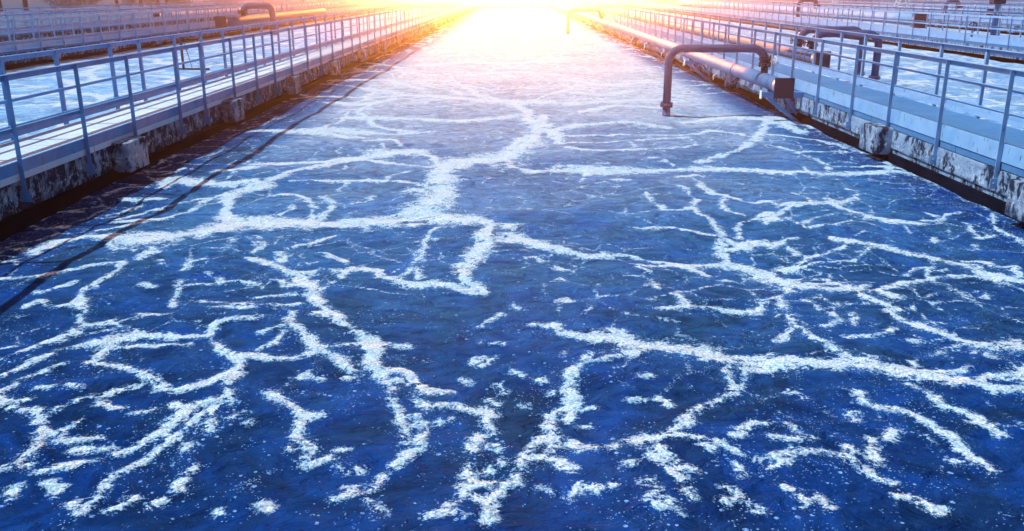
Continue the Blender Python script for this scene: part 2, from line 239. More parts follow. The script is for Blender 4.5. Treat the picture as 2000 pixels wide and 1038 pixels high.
# ------------------------------------------------------------ water
VEINS = """-0.08 14.93 0.31,-0.53 14.21 0.51,-0.99 13.87 0.33,-1.09 12.73 0.20,-1.01 11.69 0.23,-1.13 11.01 0.30,-1.26 10.60 0.29,-1.53 10.35 0.23,-1.94 10.25 0.21,-2.40 10.16 0.21,-2.76 10.16 0.23,-3.13 10.20 0.27
-0.89 10.50 0.27,-0.61 10.31 0.22,-0.36 10.21 0.09
-2.53 14.37 0.17,-2.23 14.74 0.40,-1.73 14.79 0.34,-1.36 14.47 0.08,-1.15 13.47 0.07
-5.14 17.31 0.15,-4.55 17.32 0.22,-4.02 17.19 0.26,-3.40 16.83 0.20,-2.94 16.37 0.10
-3.99 17.44 0.05,-3.76 18.24 0.05,-3.71 19.12 0.05,-3.80 20.07 0.03
-4.16 13.86 0.10,-3.61 13.94 0.09,-3.10 14.08 0.13,-2.53 14.37 0.19
-3.65 12.05 0.15,-3.55 12.51 0.12,-3.42 13.15 0.08,-3.08 13.70 0.09,-2.70 14.20 0.09
-2.44 14.20 0.06,-1.94 13.81 0.05,-1.28 13.50 0.05
-2.66 13.46 0.03,-2.66 13.78 0.02
-3.20 12.51 0.03,-2.79 12.61 0.06,-2.22 12.65 0.07,-1.76 12.52 0.06,-1.30 12.19 0.04
-2.79 12.61 0.04,-2.42 12.47 0.02,-2.43 11.93 0.02
-1.91 12.72 0.02,-1.84 13.08 0.02,-1.62 13.28 0.03
-3.23 11.62 0.05,-3.01 11.68 0.05,-2.78 11.39 0.03,-2.58 10.90 0.02,-2.50 10.40 0.04
-2.95 10.64 0.02,-2.89 11.00 0.02,-2.88 11.39 0.02
-2.40 10.35 0.04,-2.45 10.74 0.03,-2.39 11.28 0.04,-2.64 11.51 0.02
-2.12 11.28 0.04,-1.93 11.39 0.03,-1.90 11.69 0.02
-2.12 10.45 0.02,-2.00 10.85 0.02
-3.12 16.95 0.07,-2.36 17.00 0.07,-1.61 17.20 0.07
-2.74 16.04 0.08,-2.44 16.26 0.11,-2.26 16.26 0.05,-2.05 15.51 0.02
-2.50 15.93 0.02,-2.34 15.31 0.02
-1.47 11.93 0.08,-1.32 11.87 0.05
-0.32 10.21 0.04,-0.34 9.60 0.08,-0.27 9.28 0.11,-0.44 8.83 0.09,-0.50 8.42 0.07,-0.52 8.04 0.06,-0.40 7.81 0.10,-0.28 7.56 0.04
-0.05 9.94 0.13,-0.17 10.03 0.09
-2.67 8.58 0.05,-2.42 8.41 0.05,-2.21 8.22 0.06,-2.02 7.98 0.07,-1.89 7.63 0.08,-1.75 7.32 0.06,-1.59 7.08 0.05
-2.46 8.79 0.03,-2.35 8.54 0.05
-2.74 8.82 0.02,-2.71 9.11 0.02,-2.91 9.51 0.02
-1.96 8.22 0.04,-2.06 8.16 0.05
-1.91 8.28 0.03,-1.70 8.28 0.05,-1.52 8.38 0.05,-1.36 8.29 0.04,-1.30 8.10 0.03,-1.12 7.92 0.05,-0.92 7.83 0.08,-0.77 7.83 0.08,-0.58 7.75 0.06,-0.42 7.61 0.05,-0.29 7.51 0.03
-1.33 8.10 0.02,-1.10 8.04 0.02
-0.93 9.89 0.03,-1.01 9.55 0.02,-1.02 9.20 0.02,-1.00 8.69 0.02,-1.03 8.48 0.03,-1.09 8.16 0.02
-1.00 8.48 0.02,-0.92 8.10 0.02,-0.87 7.89 0.02
-2.40 9.00 0.03,-2.23 9.19 0.03,-2.06 9.63 0.03
-2.06 8.86 0.02,-1.88 8.72 0.02,-1.78 8.61 0.03
-1.72 8.10 0.03,-1.62 8.41 0.02
-2.50 8.00 0.02,-2.27 7.98 0.02,-2.13 7.74 0.03,-2.04 7.80 0.02,-2.24 7.95 0.02
-2.34 7.42 0.02,-2.18 7.50 0.02,-2.01 7.55 0.03
-2.28 7.22 0.02,-2.07 7.22 0.02,-1.91 7.27 0.03
-1.79 7.69 0.02,-1.76 7.92 0.02
-1.25 10.03 0.07,-1.14 10.16 0.05
-3.13 10.20 0.27,-3.44 10.30 0.17,-3.70 10.89 0.06,-3.89 11.68 0.11,-3.70 12.24 0.12
-3.39 9.93 0.21,-3.65 9.67 0.15,-3.93 9.50 0.20,-4.13 9.38 0.25,-4.47 9.46 0.11,-4.89 9.50 0.09,-5.08 9.34 0.11,-5.14 8.96 0.04
-4.58 13.30 0.12,-4.35 13.45 0.13,-4.09 13.61 0.11
-4.40 13.94 0.02,-4.39 14.46 0.02
-4.25 12.65 0.02,-4.27 13.00 0.02,-4.28 13.22 0.02
-5.04 12.05 0.03,-5.00 12.71 0.15,-4.66 12.57 0.21,-4.31 12.37 0.19,-4.00 12.31 0.17,-3.74 12.37 0.14
-4.83 10.29 0.06,-4.54 10.29 0.07,-4.30 10.34 0.06,-4.25 10.69 0.02,-4.10 11.33 0.03,-3.96 11.80 0.04
-5.13 10.68 0.03,-4.93 11.10 0.03
-4.87 10.48 0.03,-4.54 11.11 0.04
-5.20 11.38 0.05,-4.80 11.44 0.06
-4.45 11.22 0.03,-4.14 11.44 0.04
-4.89 9.75 0.03,-4.75 9.88 0.04,-4.53 10.15 0.03
-4.51 9.34 0.03,-4.32 9.11 0.02,-4.07 8.92 0.02
-3.93 9.11 0.03,-3.86 8.82 0.09,-3.90 8.61 0.03
-4.97 7.97 0.04,-4.78 7.97 0.03,-4.62 8.03 0.03,-4.44 8.21 0.03,-4.30 8.37 0.04,-4.00 8.47 0.03,-3.94 8.25 0.02,-3.98 7.97 0.02,-3.99 7.63 0.02,-3.90 7.36 0.05,-3.76 7.11 0.03
-4.10 7.21 0.02,-3.94 7.31 0.03
-4.44 7.65 0.02,-4.39 7.60 0.02
-4.33 7.28 0.04,-4.31 7.34 0.03
-4.30 7.41 0.02,-4.15 7.26 0.02
-4.31 7.68 0.02,-4.21 7.85 0.03
-5.08 8.85 0.03,-5.05 9.11 0.03,-5.05 9.42 0.04
-3.03 7.26 0.02,-3.10 7.47 0.02,-3.13 7.69 0.02,-3.21 7.91 0.02
-3.15 7.80 0.02,-2.90 7.83 0.02,-2.69 7.89 0.03,-2.45 7.83 0.03
-3.01 8.16 0.02,-2.83 7.97 0.02,-2.78 7.86 0.02
-3.28 8.22 0.02,-3.29 8.41 0.02,-3.18 8.54 0.03
-2.85 7.37 0.02,-2.28 7.22 0.02
-3.55 7.85 0.02,-3.41 7.74 0.02
-3.65 8.54 0.02,-3.56 8.41 0.02
-2.75 8.61 0.04,-2.68 8.58 0.03
-2.59 7.17 0.02,-2.27 7.17 0.03
-6.73 11.10 0.02,-5.60 9.92 0.02,-5.34 10.01 0.03
-5.84 10.29 0.02,-5.87 10.68 0.03,-5.52 10.73 0.02
-5.59 11.56 0.02,-5.59 12.04 0.03,-5.20 12.17 0.03
-5.71 13.61 0.02,-5.71 14.63 0.03,-5.35 14.54 0.03
-5.35 13.00 0.02,-5.21 13.45 0.03
0.64 19.76 0.12,0.46 17.72 0.19,0.20 15.83 0.28,-0.05 14.84 0.23
0.56 18.54 0.18,0.75 16.96 0.15,0.85 15.83 0.09
-0.03 9.94 0.05,0.01 9.77 0.03
-0.03 9.43 0.16,0.10 9.28 0.13,0.29 9.12 0.12,0.50 8.94 0.08,0.76 8.76 0.08,0.95 8.80 0.10,1.13 8.80 0.05,1.31 8.73 0.03,1.60 8.63 0.03,1.79 8.52 0.07,2.00 8.59 0.05,2.17 8.63 0.09,2.34 8.46 0.10,2.51 8.24 0.14
0.93 16.73 0.09,1.53 16.73 0.07,2.09 16.92 0.06,2.67 16.73 0.07,3.16 16.73 0.09,3.45 16.85 0.09,4.00 17.47 0.15,4.35 16.98 0.06,4.43 16.51 0.05
0.89 15.42 0.05,1.22 15.13 0.09,1.55 14.99 0.08,2.01 15.13 0.07,2.54 15.23 0.05,3.03 15.43 0.05,3.25 15.63 0.04
2.13 16.05 0.02,2.09 15.43 0.02
0.96 15.94 0.05,1.49 15.84 0.04,2.14 16.16 0.05,2.89 16.28 0.08,3.28 16.39 0.08
3.34 16.28 0.02,3.25 15.63 0.02
-0.05 13.63 0.07,0.26 13.32 0.11,0.73 13.55 0.23,1.19 13.47 0.27,1.68 13.47 0.22,2.18 13.48 0.16,2.58 13.51 0.11,2.96 13.72 0.24,3.21 13.56 0.16,3.49 13.43 0.13,3.92 13.33 0.11
2.26 14.48 0.05,2.48 14.39 0.03,2.48 13.80 0.02
3.05 14.13 0.10,3.40 14.57 0.06,3.81 15.04 0.04,4.23 15.74 0.10,4.64 16.74 0.09,5.36 18.56 0.05
1.11 13.32 0.02,0.93 12.46 0.02
1.48 12.73 0.08,1.70 12.67 0.04
2.49 13.02 0.08,2.76 13.17 0.08
2.71 12.88 0.02,2.67 12.26 0.04,2.74 11.70 0.06,2.88 11.70 0.05,2.70 11.13 0.02,2.66 10.76 0.04,2.81 10.56 0.03
2.66 11.82 0.04,2.96 11.47 0.03,3.01 11.24 0.02
2.26 12.20 0.02,2.36 11.82 0.02,2.43 11.35 0.02,2.27 10.91 0.03,2.34 10.51 0.04,2.40 10.04 0.03,2.36 9.52 0.03,2.20 9.13 0.03,2.21 8.77 0.04
1.85 11.70 0.02,1.84 11.13 0.02,1.89 10.76 0.04,2.09 10.76 0.03,2.27 10.91 0.04
1.95 9.86 0.02,2.13 9.73 0.03,2.34 9.65 0.03
2.36 9.52 0.02,2.43 9.28 0.04,2.52 9.21 0.08,2.83 9.40 0.03
2.29 9.13 0.06,2.49 9.09 0.06
2.59 9.95 0.02,2.69 10.18 0.02,2.92 10.32 0.02,3.17 10.61 0.06
2.62 9.95 0.02,2.54 9.44 0.02
3.03 11.24 0.03,3.36 11.30 0.03
1.60 8.63 0.03,1.77 8.43 0.05,1.89 8.23 0.03
1.27 8.46 0.03,1.35 8.26 0.03
1.35 8.46 0.03,1.63 8.52 0.02
1.33 8.05 0.02,1.36 7.73 0.02
1.46 7.59 0.02,1.50 7.28 0.02
1.45 9.95 0.02,1.87 9.95 0.03
0.22 8.69 0.02,0.37 8.42 0.02,0.48 8.29 0.04
0.46 8.04 0.02,0.47 7.98 0.02
0.46 7.45 0.02,0.46 7.35 0.02
0.11 8.62 0.02,0.15 8.69 0.02
-0.02 7.27 0.04,0.06 7.17 0.04
1.19 7.18 0.02,1.28 7.13 0.02,1.49 7.23 0.03,1.71 7.19 0.04,2.13 7.16 0.03,2.29 7.43 0.02
2.09 8.11 0.02,2.13 8.08 0.03
3.87 13.18 0.11,4.30 13.10 0.11,4.67 13.03 0.12,5.03 13.03 0.10,5.65 13.11 0.12,6.10 13.04 0.08,6.19 12.21 0.02
4.86 13.33 0.04,4.96 13.80 0.02,5.03 14.49 0.02,4.87 14.95 0.03,4.55 15.64 0.04
4.89 16.86 0.09,5.35 16.51 0.06,5.72 15.96 0.05,6.01 15.54 0.04
5.61 19.46 0.15,5.78 18.56 0.25,6.02 18.00 0.15,6.18 16.74 0.06
4.91 14.95 0.04,5.79 15.14 0.04
4.54 13.18 0.02,4.52 13.56 0.02
5.01 13.49 0.03,5.47 13.65 0.04,5.84 13.65 0.05,5.78 13.33 0.02
5.97 13.97 0.02,5.93 13.49 0.04,6.12 13.49 0.05
3.47 10.97 0.07,3.81 11.08 0.07,4.16 11.14 0.09,4.39 11.36 0.06,4.71 11.77 0.02,4.64 11.95 0.02
3.81 11.08 0.02,3.96 11.36 0.02,3.87 11.71 0.02
4.16 11.14 0.02,4.25 11.71 0.02
4.20 11.03 0.04,4.27 10.61 0.05,4.41 10.28 0.08,4.64 10.14 0.10,4.86 10.09 0.04
3.08 10.32 0.08,3.37 10.71 0.05,3.63 10.92 0.04
3.21 10.51 0.03,3.03 10.13 0.03
3.27 10.37 0.02,3.42 9.87 0.02,3.77 10.00 0.02,4.08 10.23 0.02
3.40 10.92 0.02,3.34 11.24 0.02
4.97 10.23 0.05,5.11 10.23 0.02,5.43 10.62 0.02,5.58 10.72 0.02
4.62 10.09 0.02,4.52 9.70 0.02
5.16 10.77 0.02,5.19 10.47 0.02
5.37 10.19 0.02,5.31 9.87 0.02,5.21 9.53 0.04,5.41 9.62 0.03
5.03 9.22 0.02,4.98 9.03 0.02
5.95 10.62 0.02,5.63 10.05 0.02,5.63 9.79 0.02,5.63 9.45 0.02,5.59 9.22 0.02
4.69 9.45 0.02,4.63 9.29 0.02
4.89 9.45 0.03,4.93 9.47 0.02
2.78 9.21 0.08,2.97 9.29 0.05,3.21 9.49 0.02
2.97 9.21 0.02,2.97 8.91 0.02,3.07 8.77 0.02
2.93 8.60 0.02,3.08 8.80 0.02,3.31 8.88 0.03,3.55 9.06 0.03,3.67 9.29 0.02
3.51 9.45 0.02,3.63 9.29 0.10,3.82 9.21 0.08,3.99 9.10 0.09,4.17 8.91 0.08,4.36 8.74 0.07,4.45 8.63 0.07,4.59 8.50 0.08,4.64 8.21 0.09,4.74 8.09 0.10,4.91 8.00 0.05
3.86 8.99 0.02,3.68 8.84 0.02,3.52 8.63 0.03,3.38 8.60 0.02,2.99 8.53 0.02
4.67 8.67 0.02,4.86 8.64 0.04,4.86 8.44 0.02
4.90 8.44 0.03,5.02 8.47 0.04,4.94 8.18 0.03
4.60 8.12 0.04,4.42 8.15 0.04,4.21 8.12 0.03,4.02 8.03 0.03,3.81 7.91 0.03,3.59 7.82 0.02,3.38 7.68 0.02,3.46 7.52 0.05
3.38 7.68 0.02,3.42 7.49 0.05
4.03 8.06 0.02,4.17 8.37 0.02,4.31 8.50 0.02,4.32 8.60 0.02
3.83 8.18 0.02,4.01 8.37 0.02,4.12 8.43 0.02
4.13 8.24 0.02,4.33 8.34 0.02
2.74 8.43 0.10,2.88 8.43 0.07
2.51 8.24 0.06,2.63 7.99 0.05,2.86 7.82 0.06,3.01 7.71 0.07,3.19 7.71 0.08,3.33 7.82 0.03
2.67 8.11 0.02,2.88 7.88 0.02,3.15 7.85 0.02
3.16 7.49 0.04,3.23 7.28 0.04,3.31 7.11 0.03
3.01 8.05 0.02,3.07 7.88 0.02
2.58 7.87 0.03,2.57 7.70 0.03,2.41 7.54 0.03,2.30 7.49 0.02
2.43 7.54 0.02,2.38 7.13 0.02
2.60 7.46 0.02,2.69 7.16 0.02
4.27 7.55 0.02,4.38 7.66 0.02
5.69 15.85 0.03,6.09 14.86 0.03,5.94 14.14 0.02
6.11 11.59 0.02,6.16 10.93 0.02,6.14 10.33 0.02
-3.78 7.07 0.02,-3.63 6.84 0.02,-3.50 6.84 0.06,-3.39 6.98 0.03
-3.63 6.84 0.04,-3.63 6.66 0.06,-3.70 6.58 0.06,-3.80 6.45 0.03,-3.88 6.26 0.03,-3.94 6.14 0.02
-3.45 6.89 0.03,-3.23 6.75 0.02
-3.75 5.86 0.02,-3.71 6.00 0.02,-3.67 6.18 0.03,-3.58 6.24 0.02
-3.39 6.44 0.02,-3.59 6.30 0.02
-3.59 5.53 0.03,-3.59 5.62 0.02,-3.59 5.77 0.02,-3.50 5.89 0.02,-3.40 6.07 0.02
-3.58 5.53 0.02,-3.45 5.38 0.04,-3.34 5.42 0.02
-3.38 5.29 0.02,-3.21 5.21 0.02,-3.07 5.11 0.02
-3.19 5.26 0.02,-3.15 5.21 0.02
-3.10 5.04 0.02,-3.04 5.02 0.03,-2.96 4.91 0.02,-2.83 4.88 0.02
-2.93 4.86 0.02,-2.89 4.67 0.02,-2.90 4.53 0.03,-2.97 4.46 0.02
-2.79 4.79 0.02,-2.71 4.83 0.02,-2.59 4.84 0.02
-2.64 4.72 0.02,-2.49 4.73 0.02
-2.74 4.45 0.02,-2.66 4.48 0.02,-2.57 4.54 0.03,-2.46 4.60 0.02
-2.86 4.49 0.02,-2.83 4.51 0.02
-2.79 4.28 0.02,-2.76 4.16 0.02
-2.63 4.32 0.02,-2.56 4.28 0.02,-2.53 4.20 0.02
-2.38 4.14 0.02,-2.35 4.11 0.02
-3.22 6.07 0.02,-3.17 6.05 0.03,-3.22 6.22 0.02,-3.19 6.38 0.04
-3.34 6.46 0.05,-3.25 6.50 0.11,-3.06 6.58 0.07,-2.93 6.58 0.05,-2.72 6.52 0.05,-2.49 6.54 0.04,-2.47 6.80 0.04,-2.35 6.89 0.06,-2.20 6.91 0.04
-3.16 6.03 0.02,-2.99 5.98 0.02,-2.76 5.84 0.02,-2.59 5.73 0.03,-2.46 5.53 0.03,-2.34 5.50 0.03,-2.23 5.58 0.04,-2.11 5.66 0.03,-2.05 5.86 0.03,-2.06 6.04 0.04,-2.23 6.22 0.03,-2.38 6.42 0.02,-2.47 6.54 0.02
-2.09 6.11 0.06,-1.97 6.11 0.04
-2.01 5.76 0.05,-2.02 5.57 0.02,-1.93 5.41 0.02,-1.87 5.32 0.02
-3.12 6.36 0.02,-2.74 6.38 0.02,-2.57 6.38 0.02
-3.15 6.71 0.02,-3.11 6.67 0.02
-3.24 7.03 0.02,-3.07 7.03 0.02
-3.16 5.63 0.02,-3.06 5.59 0.02
-2.79 5.34 0.02,-2.71 5.28 0.02,-2.62 5.28 0.02
-2.81 5.41 0.02,-2.77 5.53 0.02,-2.66 5.61 0.02
-2.97 5.32 0.02,-2.89 5.41 0.02
-2.50 5.18 0.02,-2.41 5.18 0.02
-2.85 4.94 0.02,-2.82 5.03 0.02
-3.37 5.62 0.02,-3.25 5.61 0.02
-3.05 5.21 0.02,-3.03 5.21 0.02
-2.27 5.29 0.02,-2.22 5.24 0.02
-2.15 5.27 0.02,-2.18 5.07 0.02,-2.20 4.89 0.02,-2.26 4.82 0.02,-2.31 4.73 0.02,-2.41 4.67 0.02
-2.00 5.30 0.02,-1.97 5.05 0.03,-1.92 4.94 0.02
-2.05 5.13 0.03,-2.09 4.99 0.02,-2.11 4.82 0.02,-2.18 4.60 0.02,-2.23 4.52 0.02,-2.30 4.41 0.02,-2.30 4.30 0.02,-2.28 4.15 0.02,-2.29 4.03 0.02
-2.11 5.27 0.02,-1.99 5.35 0.02
-1.86 5.10 0.02,-1.77 5.18 0.02
-1.99 4.74 0.02,-1.99 4.67 0.02
-1.92 4.43 0.02,-1.88 4.51 0.02
-1.91 4.29 0.02,-1.91 4.35 0.02
-1.90 4.26 0.02,-1.88 4.27 0.02
-1.72 5.05 0.02,-1.70 5.05 0.02
-2.15 4.08 0.02,-2.09 4.16 0.02
-1.97 4.10 0.02,-1.93 4.16 0.02
-1.52 4.30 0.02,-1.50 4.34 0.02
-1.59 4.06 0.02,-1.57 4.04 0.02
-1.73 7.08 0.04,-1.54 7.01 0.05,-1.42 6.80 0.03,-1.32 6.69 0.02
-1.29 6.63 0.03,-1.18 6.46 0.05,-1.09 6.23 0.05,-1.07 6.01 0.05,-0.97 5.83 0.04,-0.85 5.63 0.03,-0.85 5.51 0.02
-1.13 6.50 0.03,-1.06 6.34 0.02
-0.98 5.90 0.04,-0.89 5.90 0.05,-0.79 5.83 0.04,-0.69 5.67 0.03,-0.61 5.56 0.06,-0.46 5.59 0.03
-0.87 5.73 0.05,-0.81 5.73 0.03
-1.04 6.36 0.02,-0.84 6.36 0.02
-0.84 5.42 0.02,-0.79 5.27 0.02,-0.74 5.13 0.03,-0.69 4.97 0.04,-0.70 4.85 0.02
-0.66 5.05 0.02,-0.59 5.11 0.02,-0.57 4.97 0.02,-0.58 4.82 0.02,-0.64 4.75 0.03,-0.70 4.59 0.02
-0.69 5.19 0.02,-0.64 5.20 0.02
-0.66 5.40 0.02,-0.60 5.34 0.03
-0.54 5.36 0.02,-0.44 5.36 0.02
-0.76 4.50 0.02,-0.79 4.33 0.02
-0.92 4.54 0.02,-0.90 4.52 0.02
-1.93 7.08 0.02,-1.87 6.78 0.02,-1.73 6.63 0.02,-1.63 6.42 0.04,-1.56 6.23 0.02,-1.66 6.09 0.02,-1.77 6.06 0.03
-1.97 6.11 0.03,-1.85 6.06 0.04
-1.52 6.26 0.03,-1.37 6.13 0.04,-1.27 5.97 0.03,-1.19 5.88 0.02
-1.51 6.30 0.02,-1.26 6.34 0.02
-2.01 6.26 0.02,-1.89 6.38 0.02,-1.86 6.63 0.02
-2.19 6.89 0.03,-2.17 6.94 0.02
-1.91 6.76 0.02,-2.05 6.58 0.02
-1.71 5.47 0.02,-1.64 5.41 0.03,-1.55 5.33 0.02,-1.42 5.18 0.02,-1.35 5.14 0.03,-1.26 5.17 0.02
-1.37 5.08 0.02,-1.36 4.92 0.02,-1.27 4.77 0.02,-1.22 4.71 0.02
-1.36 4.75 0.02,-1.34 4.76 0.02
-1.24 4.63 0.02,-1.21 4.53 0.02,-1.14 4.60 0.02,-1.09 4.65 0.02
-1.08 4.71 0.02,-1.02 4.74 0.02
-1.19 5.76 0.03,-1.17 5.77 0.02
-1.55 5.73 0.02,-1.50 5.78 0.02,-1.39 5.73 0.02
-0.94 4.33 0.02,-0.90 4.25 0.02,-0.98 4.20 0.02
-0.80 4.19 0.02,-0.75 4.10 0.03,-0.71 4.06 0.02
-1.02 4.52 0.02,-1.01 4.50 0.02
-1.38 4.15 0.02,-1.34 4.09 0.02
-0.11 7.04 0.04,-0.19 6.90 0.02,-0.27 6.76 0.02
-0.28 6.19 0.02,-0.33 6.08 0.02
-0.17 6.21 0.02,-0.27 6.01 0.02
-0.33 5.77 0.03,-0.37 5.80 0.02
-0.11 5.64 0.02,-0.09 5.59 0.02
-0.14 5.70 0.02,-0.12 5.72 0.02
-0.41 5.39 0.02,-0.35 5.33 0.03,-0.24 5.29 0.04,-0.20 5.33 0.03,-0.16 5.24 0.02,-0.20 5.13 0.02,-0.15 5.00 0.02
-0.18 5.48 0.02,-0.11 5.42 0.02
-0.21 4.95 0.03,-0.27 4.85 0.03,-0.24 4.77 0.02
-0.16 4.82 0.02,-0.09 4.80 0.02
-0.27 4.59 0.02,-0.30 4.46 0.02,-0.23 4.52 0.02,-0.28 4.31 0.03,-0.28 4.25 0.02
-0.24 4.35 0.02,-0.18 4.37 0.04
-0.34 4.15 0.02,-0.36 4.10 0.02
-0.01 4.46 0.04,-0.09 4.31 0.03,-0.14 4.17 0.04,-0.15 4.03 0.05
-0.22 4.25 0.02,-0.20 4.21 0.03
-0.46 4.04 0.02,-0.37 4.06 0.02,-0.32 4.08 0.02,-0.27 4.03 0.02
-0.08 4.62 0.02,-0.07 4.60 0.02
-0.16 4.52 0.02,-0.14 4.57 0.02
-0.24 6.43 0.02,-0.11 6.39 0.02
-0.47 5.13 0.02,-0.39 5.19 0.02
0.17 6.76 0.03,0.22 6.76 0.03
0.26 6.74 0.02,0.34 6.74 0.05,0.39 6.59 0.04,0.49 6.53 0.04,0.64 6.47 0.08,0.80 6.53 0.11,0.91 6.39 0.11,1.06 6.35 0.09,1.22 6.33 0.08,1.36 6.27 0.10,1.50 6.22 0.10,1.64 6.16 0.08,1.80 6.20 0.04,1.96 6.24 0.03
1.49 6.16 0.06,1.70 6.10 0.05,1.92 6.09 0.07
0.92 6.23 0.05,0.79 6.16 0.02,0.65 6.05 0.02,0.57 6.01 0.03
0.60 6.19 0.02,0.53 6.01 0.02,0.44 5.87 0.04,0.37 5.67 0.04,0.40 5.45 0.05,0.36 5.27 0.05,0.36 5.14 0.02
0.47 5.33 0.02,0.54 5.35 0.02
0.27 5.33 0.02,0.20 5.16 0.03,0.24 5.00 0.04,0.24 4.78 0.03,0.16 4.68 0.03
0.19 4.92 0.04,0.13 4.82 0.03,0.07 4.68 0.03,0.03 4.54 0.02,0.01 4.37 0.02
0.22 4.64 0.02,0.28 4.61 0.02,0.32 4.52 0.02
0.35 4.85 0.03,0.38 4.75 0.02
0.43 4.77 0.02,0.49 4.77 0.02
1.88 5.94 0.05,1.77 5.98 0.04,1.65 5.74 0.02,1.51 5.55 0.02,1.35 5.39 0.02,1.15 5.17 0.03,1.03 5.00 0.02,0.92 4.88 0.02,0.84 4.86 0.05,0.74 4.84 0.04,0.70 4.83 0.02
1.57 5.94 0.02,1.56 5.71 0.02,1.54 5.61 0.02
1.14 5.11 0.02,1.14 5.06 0.02
0.78 4.75 0.02,0.83 4.64 0.03,0.89 4.53 0.02,0.92 4.41 0.02,0.95 4.39 0.02
0.88 4.75 0.02,0.89 4.66 0.02,0.92 4.57 0.02
0.98 4.93 0.02,1.04 4.91 0.02
1.09 4.90 0.02,1.16 4.84 0.02
1.24 4.82 0.02,1.33 4.73 0.03,1.38 4.67 0.02,1.45 4.62 0.02
1.15 4.76 0.02,1.19 4.73 0.02
1.38 4.90 0.02,1.50 5.03 0.02,1.57 5.09 0.02,1.64 5.07 0.02
1.31 4.57 0.02,1.31 4.46 0.02
0.95 4.50 0.02,1.04 4.49 0.02
0.77 4.42 0.02,0.74 4.35 0.02
0.78 4.27 0.02,0.74 4.16 0.02,0.78 4.08 0.02
0.82 4.18 0.02,0.84 4.08 0.03,0.88 4.04 0.02
1.14 4.33 0.02,1.21 4.29 0.02,1.24 4.18 0.02
1.13 4.18 0.02,1.15 4.16 0.02
1.28 4.10 0.02,1.30 4.10 0.02
0.96 4.29 0.02,0.96 4.20 0.02
0.36 4.32 0.02,0.32 4.22 0.02
0.46 4.30 0.02,0.48 4.28 0.02
0.16 4.31 0.02,0.22 4.27 0.02
0.55 4.33 0.02,0.56 4.32 0.02
0.99 5.45 0.02,1.04 5.42 0.02,1.07 5.33 0.02
0.81 5.45 0.02,0.84 5.45 0.02
0.93 5.80 0.02,0.97 5.80 0.02
-0.01 5.90 0.02,0.02 5.85 0.02
0.17 5.75 0.02,0.19 5.72 0.02
0.24 5.61 0.02,0.25 5.57 0.02
0.05 5.39 0.02,0.08 5.38 0.02
0.47 5.06 0.02,0.49 5.05 0.02
0.57 4.78 0.02,0.60 4.79 0.02
0.67 4.57 0.02,0.69 4.58 0.02
1.92 6.09 0.09,2.10 6.09 0.08,2.28 6.05 0.09,2.44 6.02 0.09,2.58 5.98 0.10,2.74 5.91 0.09,2.86 5.84 0.11,3.00 5.78 0.09,3.15 5.71 0.07,3.27 5.63 0.05,3.31 5.52 0.04
3.07 5.84 0.03,3.22 5.84 0.02,3.32 5.91 0.02
2.37 7.00 0.02,2.35 6.82 0.03,2.40 6.56 0.04,2.47 6.32 0.03,2.53 6.14 0.02
2.31 6.73 0.02,2.13 6.51 0.03
2.76 7.09 0.02,2.74 6.91 0.02,2.55 6.73 0.02
2.91 7.05 0.02,2.83 6.82 0.02
2.68 6.54 0.02,2.84 6.56 0.02,3.02 6.60 0.02,3.12 6.69 0.02
3.22 7.10 0.02,3.22 6.89 0.02,3.32 6.73 0.09,3.45 6.56 0.04,3.52 6.44 0.04,3.59 6.28 0.04,3.71 6.24 0.12,3.94 6.24 0.17
3.68 5.78 0.10,3.49 5.75 0.06,3.34 5.71 0.03,3.32 5.55 0.05,3.56 5.55 0.04
2.40 5.61 0.02,2.39 5.46 0.02,2.46 5.34 0.02,2.62 5.31 0.02,2.67 5.17 0.02,2.70 5.04 0.02,2.75 4.93 0.03,2.74 4.78 0.03,2.78 4.67 0.02,2.79 4.53 0.02
2.80 5.65 0.02,2.86 5.52 0.02,2.87 5.34 0.02,3.00 5.23 0.02,3.07 4.90 0.02
2.97 6.04 0.02,3.00 5.97 0.02
1.52 4.66 0.02,1.71 4.70 0.02,1.87 4.71 0.02,1.99 4.65 0.02,2.04 4.53 0.03,2.09 4.42 0.02,2.15 4.38 0.02
1.48 4.51 0.02,1.58 4.59 0.02,1.65 4.64 0.02
2.23 4.91 0.02,2.18 4.74 0.02,2.12 4.55 0.02
2.04 4.78 0.02,2.05 4.71 0.02
2.43 5.01 0.02,2.32 4.91 0.02
1.52 4.32 0.02,1.55 4.26 0.02,1.58 4.14 0.02
1.68 4.20 0.02,1.70 4.10 0.02
2.12 4.22 0.02,2.19 4.18 0.02,2.22 4.11 0.02,2.26 4.07 0.04
1.77 4.98 0.02,1.76 5.09 0.02
1.83 4.85 0.02,1.84 4.86 0.02
2.22 5.20 0.02,2.25 5.18 0.02
2.25 5.28 0.02,2.27 5.28 0.02
2.62 4.64 0.02,2.67 4.63 0.02
1.62 4.88 0.02,1.76 4.85 0.02
3.11 6.44 0.02,3.26 6.36 0.02
2.98 5.09 0.02,3.07 5.01 0.02
0.36 18.04 0.17,0.28 19.98 0.13,-0.01 21.85 0.20,-0.90 23.49 0.18,-1.79 26.81 0.08,-2.18 29.64 0.05
-4.19 25.37 0.16,-2.80 23.48 0.24,-1.40 22.80 0.35,0.18 22.16 0.40,1.58 21.86 0.30,3.78 22.93 0.23
-3.64 19.15 0.27,-2.28 18.92 0.22,-1.15 18.62 0.22,0.05 19.40 0.20
-5.82 27.57 0.32,-3.91 27.58 0.26,-2.51 24.71 0.09
1.50 27.59 0.23,2.92 26.09 0.36,4.24 26.83 0.24
-3.40 22.05 0.09,-3.61 20.23 0.04,-2.86 18.03 0.10,-2.08 17.22 0.16
-1.78 29.28 0.31,-0.10 30.40 0.39,1.59 29.29 0.31
-4.52 21.84 0.23,-3.58 21.54 0.28,-3.12 22.80 0.13
